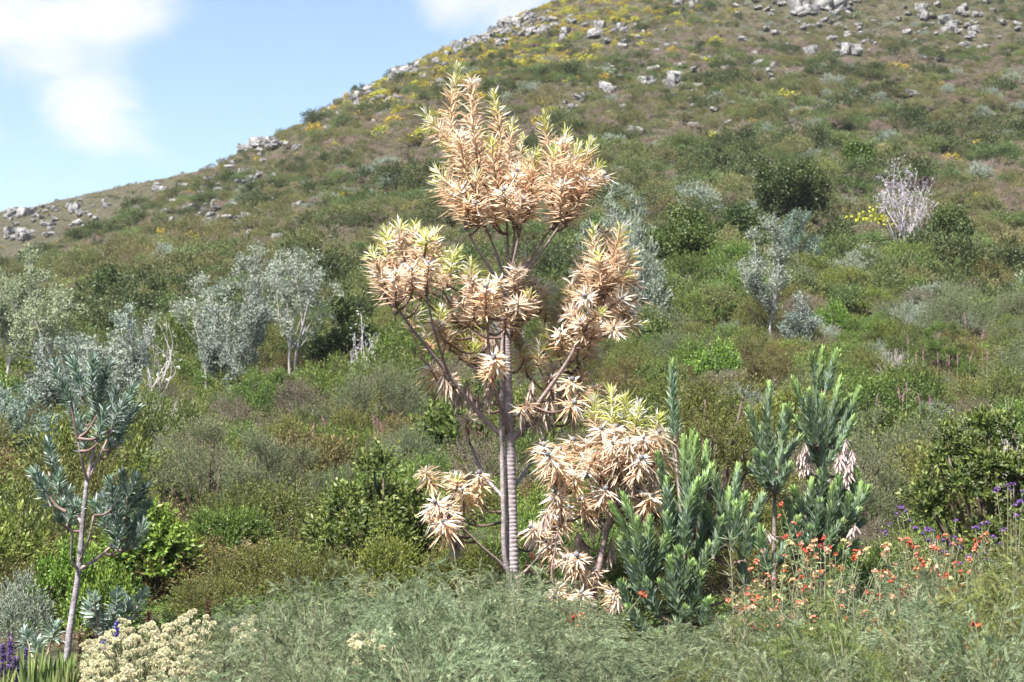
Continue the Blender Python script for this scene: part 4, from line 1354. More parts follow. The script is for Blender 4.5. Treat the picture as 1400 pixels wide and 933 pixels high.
slope_tree('slope_silver_tree', 'short silver tree right beside the leaning pale trunk', 1098, 60, 2.3, .7, g6, *SVB, limbs=7, tufts=90, tl=26, trunk_r=.05, fork=.25, crown_lo=.1)
slope_tree('slope_silver_tree', 'airy tall silver tree between the broad grey tree and the round tufted one', 62, 52, 4.3, 1.1, g6, *SVG, trunkc=WT, limbs=8, tufts=150, tl=24, trunk_r=.05, fork=.4, crown_lo=.35, stems=2)
slope_tree('slope_silver_tree', 'thin airy silver tree beside the thin bare grey tree', 178, 50, 3.6, .8, g6, *SVB, trunkc=WT, limbs=7, tufts=90, tl=22, trunk_r=.045, fork=.4, crown_lo=.3, stems=2)
slope_tree('slope_silver_tree', 'airy silver tree with pale upright stems beside the dense grey green one', 282, 55, 4.1, .9, g6, *SV, trunkc=WT, limbs=7, tufts=100, tl=22, trunk_r=.045, fork=.35, crown_lo=.35, stems=2)
slope_tree('bare_tree', 'dead whitish mauve tree with withered leaves standing alone on the slope', 1244, 80, 4.7, 1.6, g6, (.24, .205, .24), (.40, .36, .40), trunkc=(.40, .36, .39), limbs=8, tufts=190, tl=12, trunk_r=.05, stems=3, fork=.3, crown_lo=.35, W=.035)
slope_tree('bare_tree', 'thin bare grey tree between the silver trees', 212, 50, 3.3, .7, g6, (.25, .24, .22), (.42, .40, .38), trunkc=(.36, .33, .33), limbs=7, tufts=80, tl=2, trunk_r=.04, fork=.3, crown_lo=.3, stems=2)
slope_tree('bare_tree', 'bare grey twiggy tree beside the dark bush left of the dry tree', 498, 56, 2.6, .6, g6, (.28, .26, .26), (.42, .40, .40), trunkc=(.40, .38, .39), limbs=7, tufts=70, tl=2, trunk_r=.04, fork=.3, crown_lo=.3, stems=2)
slope_tree('bare_tree', 'short bare grey tree above the feathery mound', 198, 42, 2.0, .45, g6, (.25, .24, .22), (.42, .40, .38), trunkc=(.38, .35, .35), limbs=6, tufts=50, tl=2, trunk_r=.03, fork=.3, crown_lo=.3, stems=2)
slope_tree('evergreen_tree', 'big dark evergreen tree with a broad rounded crown high on the slope', 1080, 88, 3.4, 2.3, g6, (.022, .042, .010), (.060, .082, .018), trunkc=(.1, .08, .07), limbs=12, tufts=360, tl=40, trunk_r=.1, fork=.15, crown_lo=.08, L=.13, W=.06, mat=M_GLOSS, tuftr=.3)
slope_tree('evergreen_tree', 'dark evergreen tree beside the biggest evergreen crown', 1012, 84, 2.2, 1.4, g6, (.022, .042, .010), (.055, .075, .016), trunkc=(.1, .08, .07), limbs=10, tufts=220, tl=36, trunk_r=.08, fork=.15, crown_lo=.05, L=.13, W=.06, mat=M_GLOSS, tuftr=.28)
slope_tree('evergreen_tree', 'mid green rounded tree beside the large grey green tree', 935, 76, 2.9, 1.7, g6, (.035, .065, .012), (.080, .115, .022), trunkc=(.1, .08, .07), limbs=10, tufts=240, tl=36, trunk_r=.08, fork=.15, crown_lo=.05, L=.13, W=.055, mat=M_LEAF, tuftr=.28)
slope_tree('evergreen_tree', 'dark evergreen bush tree right of the white trunked silver tree', 470, 60, 2.6, 1.2, g6, (.022, .042, .010), (.060, .078, .016), trunkc=(.1, .08, .07), limbs=10, tufts=220, tl=36, trunk_r=.08, fork=.15, crown_lo=.05, L=.12, W=.055, mat=M_GLOSS, tuftr=.25)
slope_tree('evergreen_tree', 'dark evergreen tree right of the dead whitish tree', 1305, 84, 2.2, 1.3, g6, (.028, .05, .012), (.065, .09, .02), trunkc=(.1, .08, .07), limbs=10, tufts=220, tl=36, trunk_r=.08, fork=.15, crown_lo=.05, L=.13, W=.06, mat=M_GLOSS, tuftr=.28)
slope_tree('evergreen_tree', 'dark evergreen tree left among the scrub below the rock outcrops', 150, 84, 2.0, 1.4, g6, (.025, .045, .012), (.060, .082, .02), trunkc=(.1, .08, .07), limbs=10, tufts=220, tl=36, trunk_r=.08, fork=.15, crown_lo=.05, L=.13, W=.06, mat=M_GLOSS, tuftr=.28)
slope_tree('evergreen_tree', 'bright green rounded tree below the yellow green slope', 1180, 104, 2.0, 1.2, g6, (.045, .085, .012), (.10, .15, .025), trunkc=(.1, .08, .07), limbs=10, tufts=200, tl=36, trunk_r=.08, fork=.15, crown_lo=.05, L=.14, W=.06, mat=M_LEAF, tuftr=.28)


# ------------------------------------------------------------------ boulders
def rock_mesh(name, rng):
    bm = bmesh.new()
    for sx in (-1, 1):
        for sy in (-1, 1):
            for sz in (-1, 1):
                q = np.array((sx, sy * .8, sz * .6)) * rng.uniform(.62, 1.0, 3)
                bm.verts.new(Vector(q))
    for _ in range(4):
        bm.verts.new(Vector(rvec(1, rng)[0] * np.array((.95, .78, .62))))
    bmesh.ops.convex_hull(bm, input=bm.verts)
    bmesh.ops.delete(bm, geom=[v for v in bm.verts if not v.link_faces], context='VERTS')
    bmesh.ops.bevel(bm, geom=list(bm.edges), offset=.09, segments=2, affect='EDGES', clamp_overlap=True)
    bmesh.ops.triangulate(bm, faces=bm.faces[:])
    bmesh.ops.subdivide_edges(bm, edges=bm.edges[:], cuts=1, use_grid_fill=True)
    for v in bm.verts:
        c = np.array(v.co)
        v.co = Vector([max(-1.05, min(1.05, q)) for q in v.co])
        v.co += v.normal * float(.10 * wob(c[0] * 3 + c[2], c[1] * 3 - c[2] * 4, 1.0, rng.random()))
    me = bpy.data.meshes.new(name)
    bm.to_mesh(me)
    bm.free()
    me.materials.append(M_ROCK)
    return me


ROCKS = [rock_mesh('boulder_%d' % i, np.random.default_rng(700 + i)) for i in range(6)]
gr = np.random.default_rng(8)
rockxy = []


def ydist(px, py):
    """distance at which the ground shows at that image point"""
    ys = np.exp(np.linspace(math.log(40), math.log(320), 500))
    d = raydir(px, py)
    t = ys / d.y
    dz = ground(d.x * t, ys) - (CAMZ + d.z * t)
    k = np.where(dz > 0)[0]
    if len(k):
        return ys[k[0]]
    return None


def rock(px, py, wpx, label, group, hr=.6):
    Y = ydist(px, py)
    while Y is None:
        py += 6
        Y = ydist(px, py)
    s = wpx / FPX * Y / 2 * .80
    p = gpt(px, Y)
    o = link(ROCKS[gr.integers(0, 6)], 'boulder')
    hz = s * hr * gr.uniform(.9, 1.4)
    o.location = (p.x, p.y, p.z + hz * .40 + .10)
    o.scale = (s * gr.uniform(.9, 1.15), s * gr.uniform(.8, 1.1), hz / .62)
    o.rotation_euler = (gr.normal() * .12, gr.normal() * .12, gr.uniform(0, 6.28))
    tag(o, label, 'rock', group)
    rockxy.append((p.x, p.y, s))


ridge = 'grey sandstone boulder in the outcrops along the mountain skyline'
face = 'pale sandstone boulder lying in the scrub of the mountainside'
knoll = 'weathered grey boulder on the low far knoll beside the broad grey tree'
crag = 'blocky pale boulder of the crags at the top of the mountain above the scrub'
# outcrops: centre, spread, number, size
for cx, cy, sx, sy, n, w0, lab, grp in (
        (700, 28, 45, 8, 16, 20, ridge, 'ridge boulders'), (545, 92, 25, 14, 14, 20, ridge, 'ridge boulders'), (345, 190, 18, 9, 11, 18, ridge, 'ridge boulders'), (640, 55, 40, 14, 12, 16, ridge, 'ridge boulders'),
        (700, 46, 55, 6, 16, 16, ridge, 'ridge boulders'), (490, 125, 18, 12, 8, 15, ridge, 'ridge boulders'), (590, 75, 22, 10, 8, 15, ridge, 'ridge boulders'), (500, 155, 26, 10, 10, 16, ridge, 'ridge boulders'),
        (12, 300, 16, 10, 7, 22, knoll, 'knoll boulders'), (15, 328, 26, 10, 9, 20, knoll, 'knoll boulders'), (110, 290, 34, 6, 10, 16, knoll, 'knoll boulders'), (210, 258, 8, 5, 4, 18, knoll, 'knoll boulders'),
        (1110, 14, 40, 12, 14, 26, crag, 'summit crag boulders'), (1170, 72, 24, 12, 11, 20, crag, 'summit crag boulders'), (1300, 22, 40, 14, 13, 18, crag, 'summit crag boulders'), (1235, 78, 4, 2, 1, 20, crag, 'summit crag boulders'), (1325, 48, 20, 6, 5, 18, crag, 'summit crag boulders'),
        (905, 118, 22, 8, 7, 22, face, 'hillside boulders'), (832, 128, 12, 5, 4, 18, face, 'hillside boulders'), (850, 45, 40, 8, 9, 20, face, 'hillside boulders'), (780, 150, 20, 8, 7, 14, face, 'hillside boulders'), (955, 10, 14, 5, 3, 16, face, 'hillside boulders'),
        (335, 245, 20, 12, 9, 13, face, 'hillside boulders'), (372, 275, 12, 10, 6, 12, face, 'hillside boulders'), (258, 320, 16, 20, 12, 12, face, 'hillside boulders'), (290, 300, 20, 14, 7, 10, face, 'hillside boulders'), (405, 210, 12, 6, 4, 12, face, 'hillside boulders'),
        (1000, 90, 60, 30, 10, 11, face, 'hillside boulders'), (1060, 100, 50, 30, 10, 11, face, 'hillside boulders'), (900, 200, 120, 50, 9, 9, face, 'hillside boulders'), (1250, 140, 90, 40, 9, 10, face, 'hillside boulders'), (440, 170, 20, 10, 5, 12, face, 'hillside boulders')):
    for _ in range(n):
        rock(cx + gr.normal() * sx * .7, cy + gr.normal() * sy * .7, w0 * math.exp(float(np.clip(gr.normal() * .5, -.9, .3))), lab, grp)



def small_rocks():
    g = np.random.default_rng(88)
    P, rt, sc = [], [], []
    for cx, cy, sx, sy, n in ((690, 40, 70, 16, 150), (545, 95, 45, 18, 90), (345, 200, 30, 16, 60), (490, 140, 40, 14, 60), (1120, 40, 80, 40, 70), (1300, 50, 80, 40, 60), (880, 110, 70, 40, 50), (300, 290, 60, 40, 60), (60, 305, 70, 22, 50), (1000, 120, 150, 60, 40)):
        for _ in range(n):
            px, py = cx + g.normal() * sx * .7, cy + g.normal() * sy * .7
            Y = ydist(px, py)
            if Y is None:
                continue
            p = gpt(px, Y)
            q = g.uniform(.22, .55)
            P.append((p.x, p.y, p.z + .22 + q * .2))
            rt.append((g.normal() * .2, g.normal() * .2, g.uniform(0, 6.28)))
            sc.append((q * 1.2, q, q * .8))
    scatter('scattered_stones', 'small grey stones strewn between the boulders of the mountainside', 'stones', ROCKS, P, rt, sc, g.integers(0, 6, len(P)))


small_rocks()
upper_slope()


# ------------------------------------------------------------------ foreground feathery shrubs
def feather_mesh(name, rng, H=1.0, Rr=.5, nst=34, colA=(.092, .120, .068), colB=(.215, .248, .155)):
    b = Buf()
    for k in range(nst):
        a = rng.uniform(0, 6.28)
        e = rng.uniform(.05, 1) ** .7 * Rr
        h = H * (rng.uniform(.42, .85) if k % 5 else rng.uniform(.85, 1.08)) * (1.05 - .35 * e / Rr)
        p0 = np.array((math.cos(a) * .06, math.sin(a) * .06, -.04))
        top = np.array((math.cos(a) * e * 1.15, math.sin(a) * e * 1.15, h))
        mid = np.array((math.cos(a) * e * .5, math.sin(a) * e * .5, h * .6))
        arch = top + np.array((math.cos(a) * .12, math.sin(a) * .12, -.03 + .06 * rng.random()))
        cst = np.array((.17, .14, .10)) * rng.uniform(.7, 1.6)
        path = tube(b, [p0, mid, top, arch], .0045, .0012, cst, np.array((.20, .24, .14)), n=18, sides=4)
        cc = lerp(np.array(colA), np.array(colB), np.array([rng.random() ** 1.2]))[0]
        # side sprigs along the stem, crowded towards its end
        ns = 12
        sel = np.clip((18 * (1 - .75 * rng.random(ns) ** 1.5)).astype(int), 3, 17)
        base = path[sel]
        tdir = unit(np.gradient(path, axis=0))[sel]
        sd = unit(tdir * 1.0 + rvec(ns, rng) * .75 + np.array((0, 0, .15)))
        ln = rng.uniform(.08, .22, ns)
        m = 24
        t = np.linspace(.08, 1, m)
        droop = np.array((0, 0, -1.0)) * .30
        P = base[:, None] + sd[:, None] * (ln[:, None] * t[None])[..., None] + droop * (ln[:, None] * t[None] ** 2)[..., None]
        Dt = np.repeat(unit(sd)[:, None], m, 1)
        ph = np.arange(m) * 2.4 + rng.uniform(0, 6)
        U = unit(np.cross(Dt, rvec(1, rng)[0]))
        V = np.cross(Dt, U)
        D = unit(Dt * 1.15 + np.cos(ph)[None, :, None] * U * .5 + np.sin(ph)[None, :, None] * V * .5)
        col = cc * (.6 + .85 * rng.random((ns, 1, 1))) * (.85 + .3 * rng.random((ns, m, 1)))
        leaves(b, P.reshape(-1, 3), D.reshape(-1, 3), .034, .0056, col.reshape(-1, 3), None, detail=0)
    return b.mesh(name, M_FEATHER)


FEA = [feather_mesh('feathery_shrub_%d' % i, np.random.default_rng(400 + i)) for i in range(4)]
FEA += [feather_mesh('feathery_shrub_%d' % (4 + i), np.random.default_rng(410 + i), colA=(.085, .105, .036), colB=(.175, .19, .075)) for i in range(2)]
top_x = [-60, 40, 180, 260, 330, 400, 470, 540, 620, 700, 770, 830, 900, 960, 1010, 1080, 1150, 1220, 1300, 1360, 1460]
top_y = [930, 935, 925, 875, 832, 798, 775, 770, 778, 790, 822, 855, 868, 846, 812, 800, 786, 770, 752, 738, 730]
gf = np.random.default_rng(41)
for Y, step, add in ((14.2, 58, 0), (13.2, 64, 14), (12.2, 70, 34), (11.2, 76, 58), (10.3, 84, 84), (9.4, 92, 112)):
    px = -70 + gf.uniform(0, step)
    while px < 1480:
        tp = np.interp(px, top_x, top_y) + add * .9 + gf.normal() * 22 - (34 if gf.random() < .2 else 0)
        g0 = gpt(px, Y)
        h = pt(px, tp, Y).z - g0.z
        if px < 250 and Y > 10.5:
            px += step
            continue
        if h > .22 and not (Y > 13.5 and 790 < px < 1010):
            right = px > 900 and gf.random() < .5
            o = link(FEA[int(gf.integers(4, 6)) if right else int(gf.integers(0, 4))], 'feathery_shrub')
            o.location = g0
            w_ = max(.62, h * .85) * gf.uniform(.8, 1.15)
            o.scale = (w_, w_, h)
            o.rotation_euler = (0, 0, gf.uniform(0, 6.28))
            if right:
                tag(o, ('tall ' if h > .85 else 'low ' if h < .55 else '') + 'fine feathery olive green shrub ' + ('before the young silver tree' if px < 1020 else 'under the scarlet flowers' if px < 1160 else 'under the faded coral flowers' if px < 1290 else 'before the purple flower heads'), 'shrub', 'olive feathery shrubs of the front bed')
            else:
                ph = 'beside the cream flower heads' if px < 400 else 'before the glossy dark bush' if px < 600 else 'before the ringed trunk' if px < 760 else 'before the small dry tree' if px < 860 else 'before the young silver tree' if px < 1020 else 'under the red flowers' if px < 1260 else 'before the purple flower heads'
                tag(o, ('tall ' if h > .85 else 'low ' if h < .55 else '') + 'fine feathery grey green shrub ' + ph, 'shrub', 'feathery grey green shrubs of the front bed')
        px += step * gf.uniform(.8, 1.2)


for px, top, Y in ((650, 780, 14.6), (690, 772, 15.2), (725, 782, 15.0), (610, 778, 14.8), (670, 785, 13.8), (705, 786, 13.6), (745, 800, 14.6), (640, 800, 12.6), (560, 782, 13.4), (590, 790, 12.9), (770, 845, 13.2), (860, 868, 12.6), (905, 870, 12.2), (950, 862, 12.4), (830, 880, 11.8), (880, 885, 11.4), (925, 882, 11.2), (985, 850, 12.0), (800, 870, 12.6)):
    o = link(FEA[int(gf.integers(0, 4))], 'feathery_shrub')
    o.location = gpt(px, Y)
    h = pt(px, top + gf.normal() * 6, Y).z - o.location.z
    o.scale = (.85, .85, h)
    o.rotation_euler = (0, 0, gf.uniform(0, 6.28))
    tag(o, 'feathery grey green shrub ' + ('hiding the foot of the ringed trunk' if px < 790 else 'at the feet of the young silver tree'), 'shrub', 'feathery grey green shrubs of the front bed')

# a few tall thin wands standing out of the feathery shrubs
def wand(px, py, Y, label):
    b = Buf()
    g0 = gpt(px, Y)
    top = np.array(pt(px + gf.normal() * 3, py, Y) - g0)
    path = tube(b, [(0, 0, -.05), top * .5 + gf.normal(size=3) * .02, top], .007, .002, (.19, .13, .11), (.25, .25, .16), n=20, sides=5)
    m = 90
    sel = gf.integers(6, 20, m)
    D = unit(rvec(m, gf) + np.array((0, 0, .8)))
    leaves(b, path[sel], D, gf.uniform(.03, .10, m), .006, lerp(np.array((.14, .18, .09)), np.array((.22, .26, .15)), gf.random(m)), None, detail=0)
    for q in range(9):
        s = path[gf.integers(6, 19)]
        tube(b, [s, s + unit(gf.normal(size=3) + np.array((0, 0, .9))) * .12], .003, .001, (.2, .18, .12), n=2, sides=3)
    o = link(b.mesh('wand', M_SOFT), 'wand_shrub')
    o.location = g0
    tag(o, label, 'shrub', 'thin wands of the front bed' if 'rising' in label else None)


wand(992, 738, 12.4, 'tall thin twiggy stem standing before the young silver tree shoots')
wand(520, 868, 11.0, 'thin dark upright twig beside the pale cream heads among feathery shrubs')
wand(1018, 790, 11.8, 'thin brown twiggy stem beside the yellow and red flowers')
for _k in range(34):
    _px = gf.uniform(300, 1420)
    _Y = gf.uniform(9.6, 13.8)
    wand(_px, float(np.interp(_px, top_x, top_y)) + (14.2 - _Y) * 20 - gf.uniform(5, 45), _Y, 'thin upright twiggy wand rising from the feathery shrubs ' + ('left of the ringed trunk' if _px < 690 else 'before the silver trees' if _px < 1050 else 'among the red and purple flowers'))
wand(487, 770, 14.6, 'pale green thin wand in front of the glossy dark bush')


# ------------------------------------------------------------------ flowers
def flower_mesh(name, rng, cols, n=9, size=.022, spread=.035, petals=4):
    b = Buf()
    for k in range(n):
        c = rvec(1, rng)[0] * spread * rng.uniform(.2, 1) * np.array((1, 1, .8))
        ax = unit(c + np.array((0, 0, .02)) + rng.normal(size=3) * .01)
        u = unit(np.cross(ax, (0.3, .5, .8)))
        v = np.cross(ax, u)
        a = np.arange(petals) / petals * 6.283
        D = unit(np.cos(a)[:, None] * u + np.sin(a)[:, None] * v + ax * .55)
        col = np.array(cols[rng.integers(0, len(cols))]) * rng.uniform(.8, 1.1)
        leaves(b, np.repeat(c[None], petals, 0), D, size, size * .75, col, None, N=np.repeat(ax[None], petals, 0), detail=0)
        tube(b, [(0, 0, -.03), c], .0025, .002, (.12, .16, .07), n=2, sides=3)
    return b.mesh(name, M_PETAL)


RED = ((.52, .085, .045), (.56, .13, .07), (.44, .06, .04))
CORAL = ((.62, .22, .13), (.58, .30, .19), (.60, .15, .09))
LEMON = ((.44, .44, .17), (.50, .45, .22), (.52, .38, .21))
PURP = ((.15, .075, .24), (.20, .10, .30), (.11, .05, .18))
FL = {'red': [flower_mesh('red_flower_%d' % i, np.random.default_rng(500 + i), RED) for i in range(3)],
      'coral': [flower_mesh('coral_flower_%d' % i, np.random.default_rng(510 + i), CORAL) for i in range(3)],
      'lemon': [flower_mesh('lemon_bract_%d' % i, np.random.default_rng(520 + i), LEMON, n=11, size=.030, spread=.05, petals=3) for i in range(3)],
      'purple': [flower_mesh('purple_head_%d' % i, np.random.default_rng(530 + i), PURP, n=14, size=.014, spread=.026) for i in range(3)]}


def flowering_plant(name, label, cat, group, Y, px, heads, leafc=((.11, .15, .06), (.18, .22, .09)), stemc=(.16, .15, .09), scale=1.0):
    """heads: (colour, px, py, dY); one stem rises to each head"""
    g0 = gpt(px, Y)
    root = link(None, name)
    root.location = g0
    tag(root, label, cat, group)
    b = Buf()
    fb = Buf()
    for colr, hx, hy, dy in heads:
        top = np.array(pt(hx, hy, Y + dy) - g0)
        foot = np.array((top[0] * .35 + gf.normal() * .03, dy * .35, -.05))
        mid = foot * .4 + top * .6 + np.array((-top[0] * .08, 0, -.02)) + gf.normal(size=3) * .015
        path = tube(b, [foot, mid, top], .006, .0025, stemc, n=12, sides=4)
        m = 26
        sel = gf.integers(2, 11, m)
        D = unit(rvec(m, gf) + np.array((0, 0, .35)))
        leaves(fb, path[sel], D, gf.uniform(.03, .075, m), .012, lerp(np.array(leafc[0]), np.array(leafc[1]), gf.random(m)), None, detail=0)
        o = link(FL[colr][int(gf.integers(0, 3))], {'red': 'flower_cluster', 'coral': 'flower_cluster', 'lemon': 'bract_cluster', 'peach': 'flower_cluster', 'purple': 'flower_head'}[colr], root)
        o.location = Vector(top)
        s = scale * gf.uniform(.75, 1.25)
        o.scale = (s, s, s)
        o.rotation_euler = (gf.normal() * .3, gf.normal() * .3, gf.uniform(0, 6.28))
    link(b.mesh(name + '_stems', M_TWIG), 'stems', root)
    link(fb.mesh(name + '_leaves', M_LEAF), 'foliage', root)


def jit(lst, s=.25):
    return [(c, x, y, float(gf.uniform(-s, s))) for c, x, y in lst]


flowering_plant('red_flower_plant', 'flowering plant with yellow bracts and coral red flowers before the slim three-shoot silver tree', 'flowers', None, 13.0, 1048, jit([
    ('lemon', 1040, 800), ('lemon', 1046, 820), ('lemon', 1036, 838), ('lemon', 1052, 842), ('lemon', 1060, 812), ('lemon', 1044, 880), ('lemon', 1058, 900), ('lemon', 1030, 860), ('lemon', 1072, 775), ('lemon', 1070, 790), ('lemon', 1050, 858), ('lemon', 1064, 880),
    ('coral', 1032, 795), ('coral', 1050, 788), ('coral', 1020, 807), ('coral', 1040, 852), ('coral', 1060, 850), ('coral', 1074, 760), ('coral', 1034, 768), ('coral', 1058, 793), ('coral', 1085, 795), ('coral', 1092, 810), ('coral', 1028, 820), ('coral', 1088, 858), ('coral', 1094, 780),
    ('red', 1020, 831), ('red', 1045, 855), ('red', 1036, 862), ('red', 1076, 734), ('red', 1095, 744), ('red', 1103, 752), ('red', 1107, 762), ('red', 1122, 783), ('red', 1092, 912), ('red', 1103, 924), ('red', 1112, 796)]), scale=.68)
def more(n, x0, x1, y0, y1, cols=('coral', 'coral', 'lemon', 'red', 'peach')):
    return [(cols[int(gf.integers(0, len(cols)))], float(gf.uniform(x0, x1)), float(gf.uniform(y0, y1))) for _ in range(n)]


PEACH = ((.72, .42, .26), (.66, .46, .30), (.60, .30, .20))
FL['peach'] = [flower_mesh('peach_flower_%d' % i, np.random.default_rng(540 + i), PEACH, size=.024, spread=.045) for i in range(3)]
flowering_plant('red_flower_plant', 'loose plant of faded peach and coral flowers between the scarlet ones', 'flowers', None, 12.6, 1120, jit(more(90, 1020, 1225, 735, 900, ('coral', 'peach', 'peach', 'lemon', 'red', 'coral')), .4), scale=.6)
flowering_plant('red_flower_plant', 'faded coral flower plant in front of the young silver tree', 'flowers', None, 12.4, 1010, jit(more(16, 985, 1040, 790, 890)), scale=.62)
flowering_plant('red_flower_plant', 'faded coral flower plant before the purple heads', 'flowers', None, 12.8, 1270, jit(more(44, 1200, 1345, 728, 850, ('coral', 'peach', 'peach', 'red', 'coral')), .4), scale=.6)
flowering_plant('red_flower_plant', 'scarlet flowering plant before the bushy silver tree', 'flowers', None, 14.0, 1130, jit([
    ('red', 1126, 736), ('red', 1134, 748), ('red', 1122, 745), ('red', 1142, 758), ('red', 1172, 754), ('red', 1168, 762), ('red', 1092, 730), ('red', 1112, 800), ('coral', 1116, 760), ('coral', 1102, 768), ('coral', 1150, 775), ('red', 1068, 690), ('coral', 1065, 705), ('coral', 1085, 715), ('lemon', 1105, 780), ('coral', 1130, 800), ('coral', 1140, 820), ('coral', 1120, 835)]), scale=.68)
flowering_plant('red_flower_plant', 'red and orange flowering plant left of the purple flower heads', 'flowers', None, 13.6, 1230, jit([
    ('red', 1244, 742), ('red', 1250, 748), ('coral', 1240, 738), ('coral', 1252, 758), ('red', 1216, 782), ('red', 1222, 788), ('coral', 1225, 772), ('red', 1236, 806), ('coral', 1240, 800), ('lemon', 1266, 775), ('lemon', 1272, 768), ('lemon', 1258, 780), ('coral', 1258, 765), ('lemon', 1215, 745), ('red', 1284, 788), ('coral', 1275, 748), ('coral', 1200, 800), ('coral', 1210, 760)]), scale=.68)
flowering_plant('red_flower_plant', 'coral flowering plant among the purple flower heads by the big glossy bush', 'flowers', None, 13.8, 1340, jit([('coral', 1342, 735), ('coral', 1348, 730), ('red', 1336, 740), ('coral', 1332, 752), ('coral', 1325, 765), ('red', 1282, 750), ('coral', 1350, 742), ('lemon', 1300, 792), ('coral', 1295, 790)]), scale=.68)
flowering_plant('red_flower_plant', 'small orange red flower clusters low in the feathery shrubs', 'flowers', None, 10.6, 1340, jit([('red', 1340, 912), ('red', 1344, 920), ('coral', 1334, 918), ('red', 1332, 853), ('red', 1338, 856), ('coral', 1322, 884), ('coral', 1318, 880), ('coral', 1362, 905), ('coral', 1358, 912), ('red', 1287, 906), ('red', 1181, 915), ('coral', 1300, 880)]), scale=.58)
flowering_plant('red_flower_plant', 'coral red flowers seen beside the ringed trunk', 'flowers', None, 17.6, 730, jit([('red', 716, 746), ('coral', 722, 748), ('red', 720, 774), ('red', 738, 774), ('coral', 726, 782), ('coral', 748, 796), ('coral', 728, 760), ('coral', 740, 752)]), scale=1.0)
flowering_plant('red_flower_plant', 'red flowers at the foot of the small dry tree', 'flowers', None, 13.6, 785, jit([('red', 780, 838), ('red', 786, 846), ('coral', 776, 850), ('coral', 790, 856), ('coral', 782, 862), ('red', 878, 812), ('red', 806, 862), ('coral', 760, 880), ('coral', 800, 876), ('coral', 796, 842)]), scale=.85)

flowering_plant('purple_flower_plant', 'purple headed tall plant between the glossy bush and red flowers', 'flowers', 'purple headed plants by the glossy bush', 15.0, 1275, jit([('purple', 1232, 694), ('purple', 1240, 700), ('purple', 1244, 712), ('purple', 1218, 717), ('purple', 1226, 704), ('purple', 1210, 728), ('purple', 1252, 722), ('purple', 1268, 724), ('purple', 1276, 726), ('purple', 1270, 738), ('purple', 1262, 730), ('purple', 1290, 740), ('purple', 1300, 744), ('purple', 1296, 756), ('purple', 1310, 748), ('purple', 1288, 755), ('purple', 1305, 735), ('purple', 1307, 712), ('purple', 1280, 762)]), scale=1.0)
flowering_plant('purple_flower_plant', 'purple headed tall plant between the glossy bush and red flowers', 'flowers', 'purple headed plants by the glossy bush', 14.2, 1352, jit([('purple', 1342, 718), ('purple', 1350, 716), ('purple', 1334, 722), ('purple', 1355, 752), ('purple', 1362, 748), ('purple', 1346, 756), ('purple', 1330, 760), ('purple', 1322, 762), ('purple', 1340, 748), ('purple', 1350, 765), ('purple', 1368, 744), ('purple', 1358, 735), ('purple', 1313, 770), ('purple', 1372, 724), ('purple', 1366, 758)]), scale=1.0)
flowering_plant('purple_flower_plant', 'tall purple headed plant with long bare stems before the big glossy bush', 'flowers', None, 13.2, 1385, jit([('purple', 1362, 668), ('purple', 1378, 664), ('purple', 1386, 662), ('purple', 1382, 670), ('purple', 1396, 686), ('purple', 1390, 706), ('purple', 1398, 674), ('purple', 1404, 700), ('purple', 1388, 690)]), scale=1.0)


# cream everlasting heads
def cream_mesh():
    b = Buf()
    g = np.random.default_rng(90)
    n = 90
    d = rvec(n, g)
    d[:, 2] = np.abs(d[:, 2]) * 1.0 - .25
    d = unit(d)
    leaves(b, d * .014, unit(d + rvec(n, g) * .5), .016, .010, lerp(np.array((.47, .44, .27)), np.array((.63, .59, .42)), g.random(n)), None, detail=0)
    tube(b, [(0, 0, -.07), (0, 0, .0)], .0025, .0025, (.2, .22, .12), n=2, sides=4)
    return b.mesh('cream_head', M_PETAL)


CREAMH = cream_mesh()


def cream_bush(label, px, Y, x0, x1, ytop, ybot, n, seed):
    g = np.random.default_rng(seed)
    g0 = gpt(px, Y)
    root = link(None, 'everlasting_bush')
    root.location = g0
    tag(root, label, 'flower bush')
    fb = Buf()
    sb = Buf()
    k = 0
    while k < n:
        hx = g.uniform(x0, x1)
        u = (hx - (x0 + x1) / 2) / ((x1 - x0) / 2)
        yt = np.interp(hx, [a for a, b_ in ytop], [b_ for a, b_ in ytop])
        f = g.random()
        hy = yt + (ybot - yt) * f
        dy = .45 - .9 * f + g.normal() * .08
        top = np.array(pt(hx, hy, Y + dy) - g0)
        if top[2] < .1:
            continue
        k += 1
        o = link(CREAMH, 'flower_head', root)
        o.location = Vector(top)
        s = g.uniform(.7, 1.1)
        o.scale = (s, s, s * .9)
        o.rotation_euler = (g.normal() * .35, g.normal() * .35, g.uniform(0, 6))
        foot = np.array((top[0] * .45, top[1] * .45, -.04))
        path = tube(sb, [foot, top * .55 + foot * .45 + np.array((0, 0, -.03)), top - np.array((0, 0, .05))], .004, .0025, (.20, .17, .10), n=6, sides=4)
        m = 16
        sel = g.integers(2, 6, m)
        leaves(fb, path[sel], unit(rvec(m, g) + np.array((0, 0, .5))), .04, .010, lerp(np.array((.15, .19, .09)), np.array((.25, .28, .15)), g.random(m)), None, detail=0)
    link(sb.mesh('everlasting_stems', M_TWIG), 'stems', root)
    link(fb.mesh('everlasting_leaves', M_SOFT), 'foliage', root)


cream_bush('bush crowded with round cream flower heads beside the slim tree stem', 200, 11.6, 112, 292, [(108, 885), (130, 872), (150, 860), (165, 848), (200, 852), (240, 850), (258, 835), (280, 838), (292, 850)], 940, 265, 1)
cream_bush('few round cream flower heads poking out of the feathery shrubs', 345, 11.9, 318, 372, [(318, 860), (330, 845), (350, 842), (372, 862)], 880, 22, 2)
cream_bush('loose group of fading cream flower heads low in the feathery shrubs', 510, 9.8, 480, 545, [(480, 872), (500, 862), (530, 862), (545, 876)], 888, 24, 3)


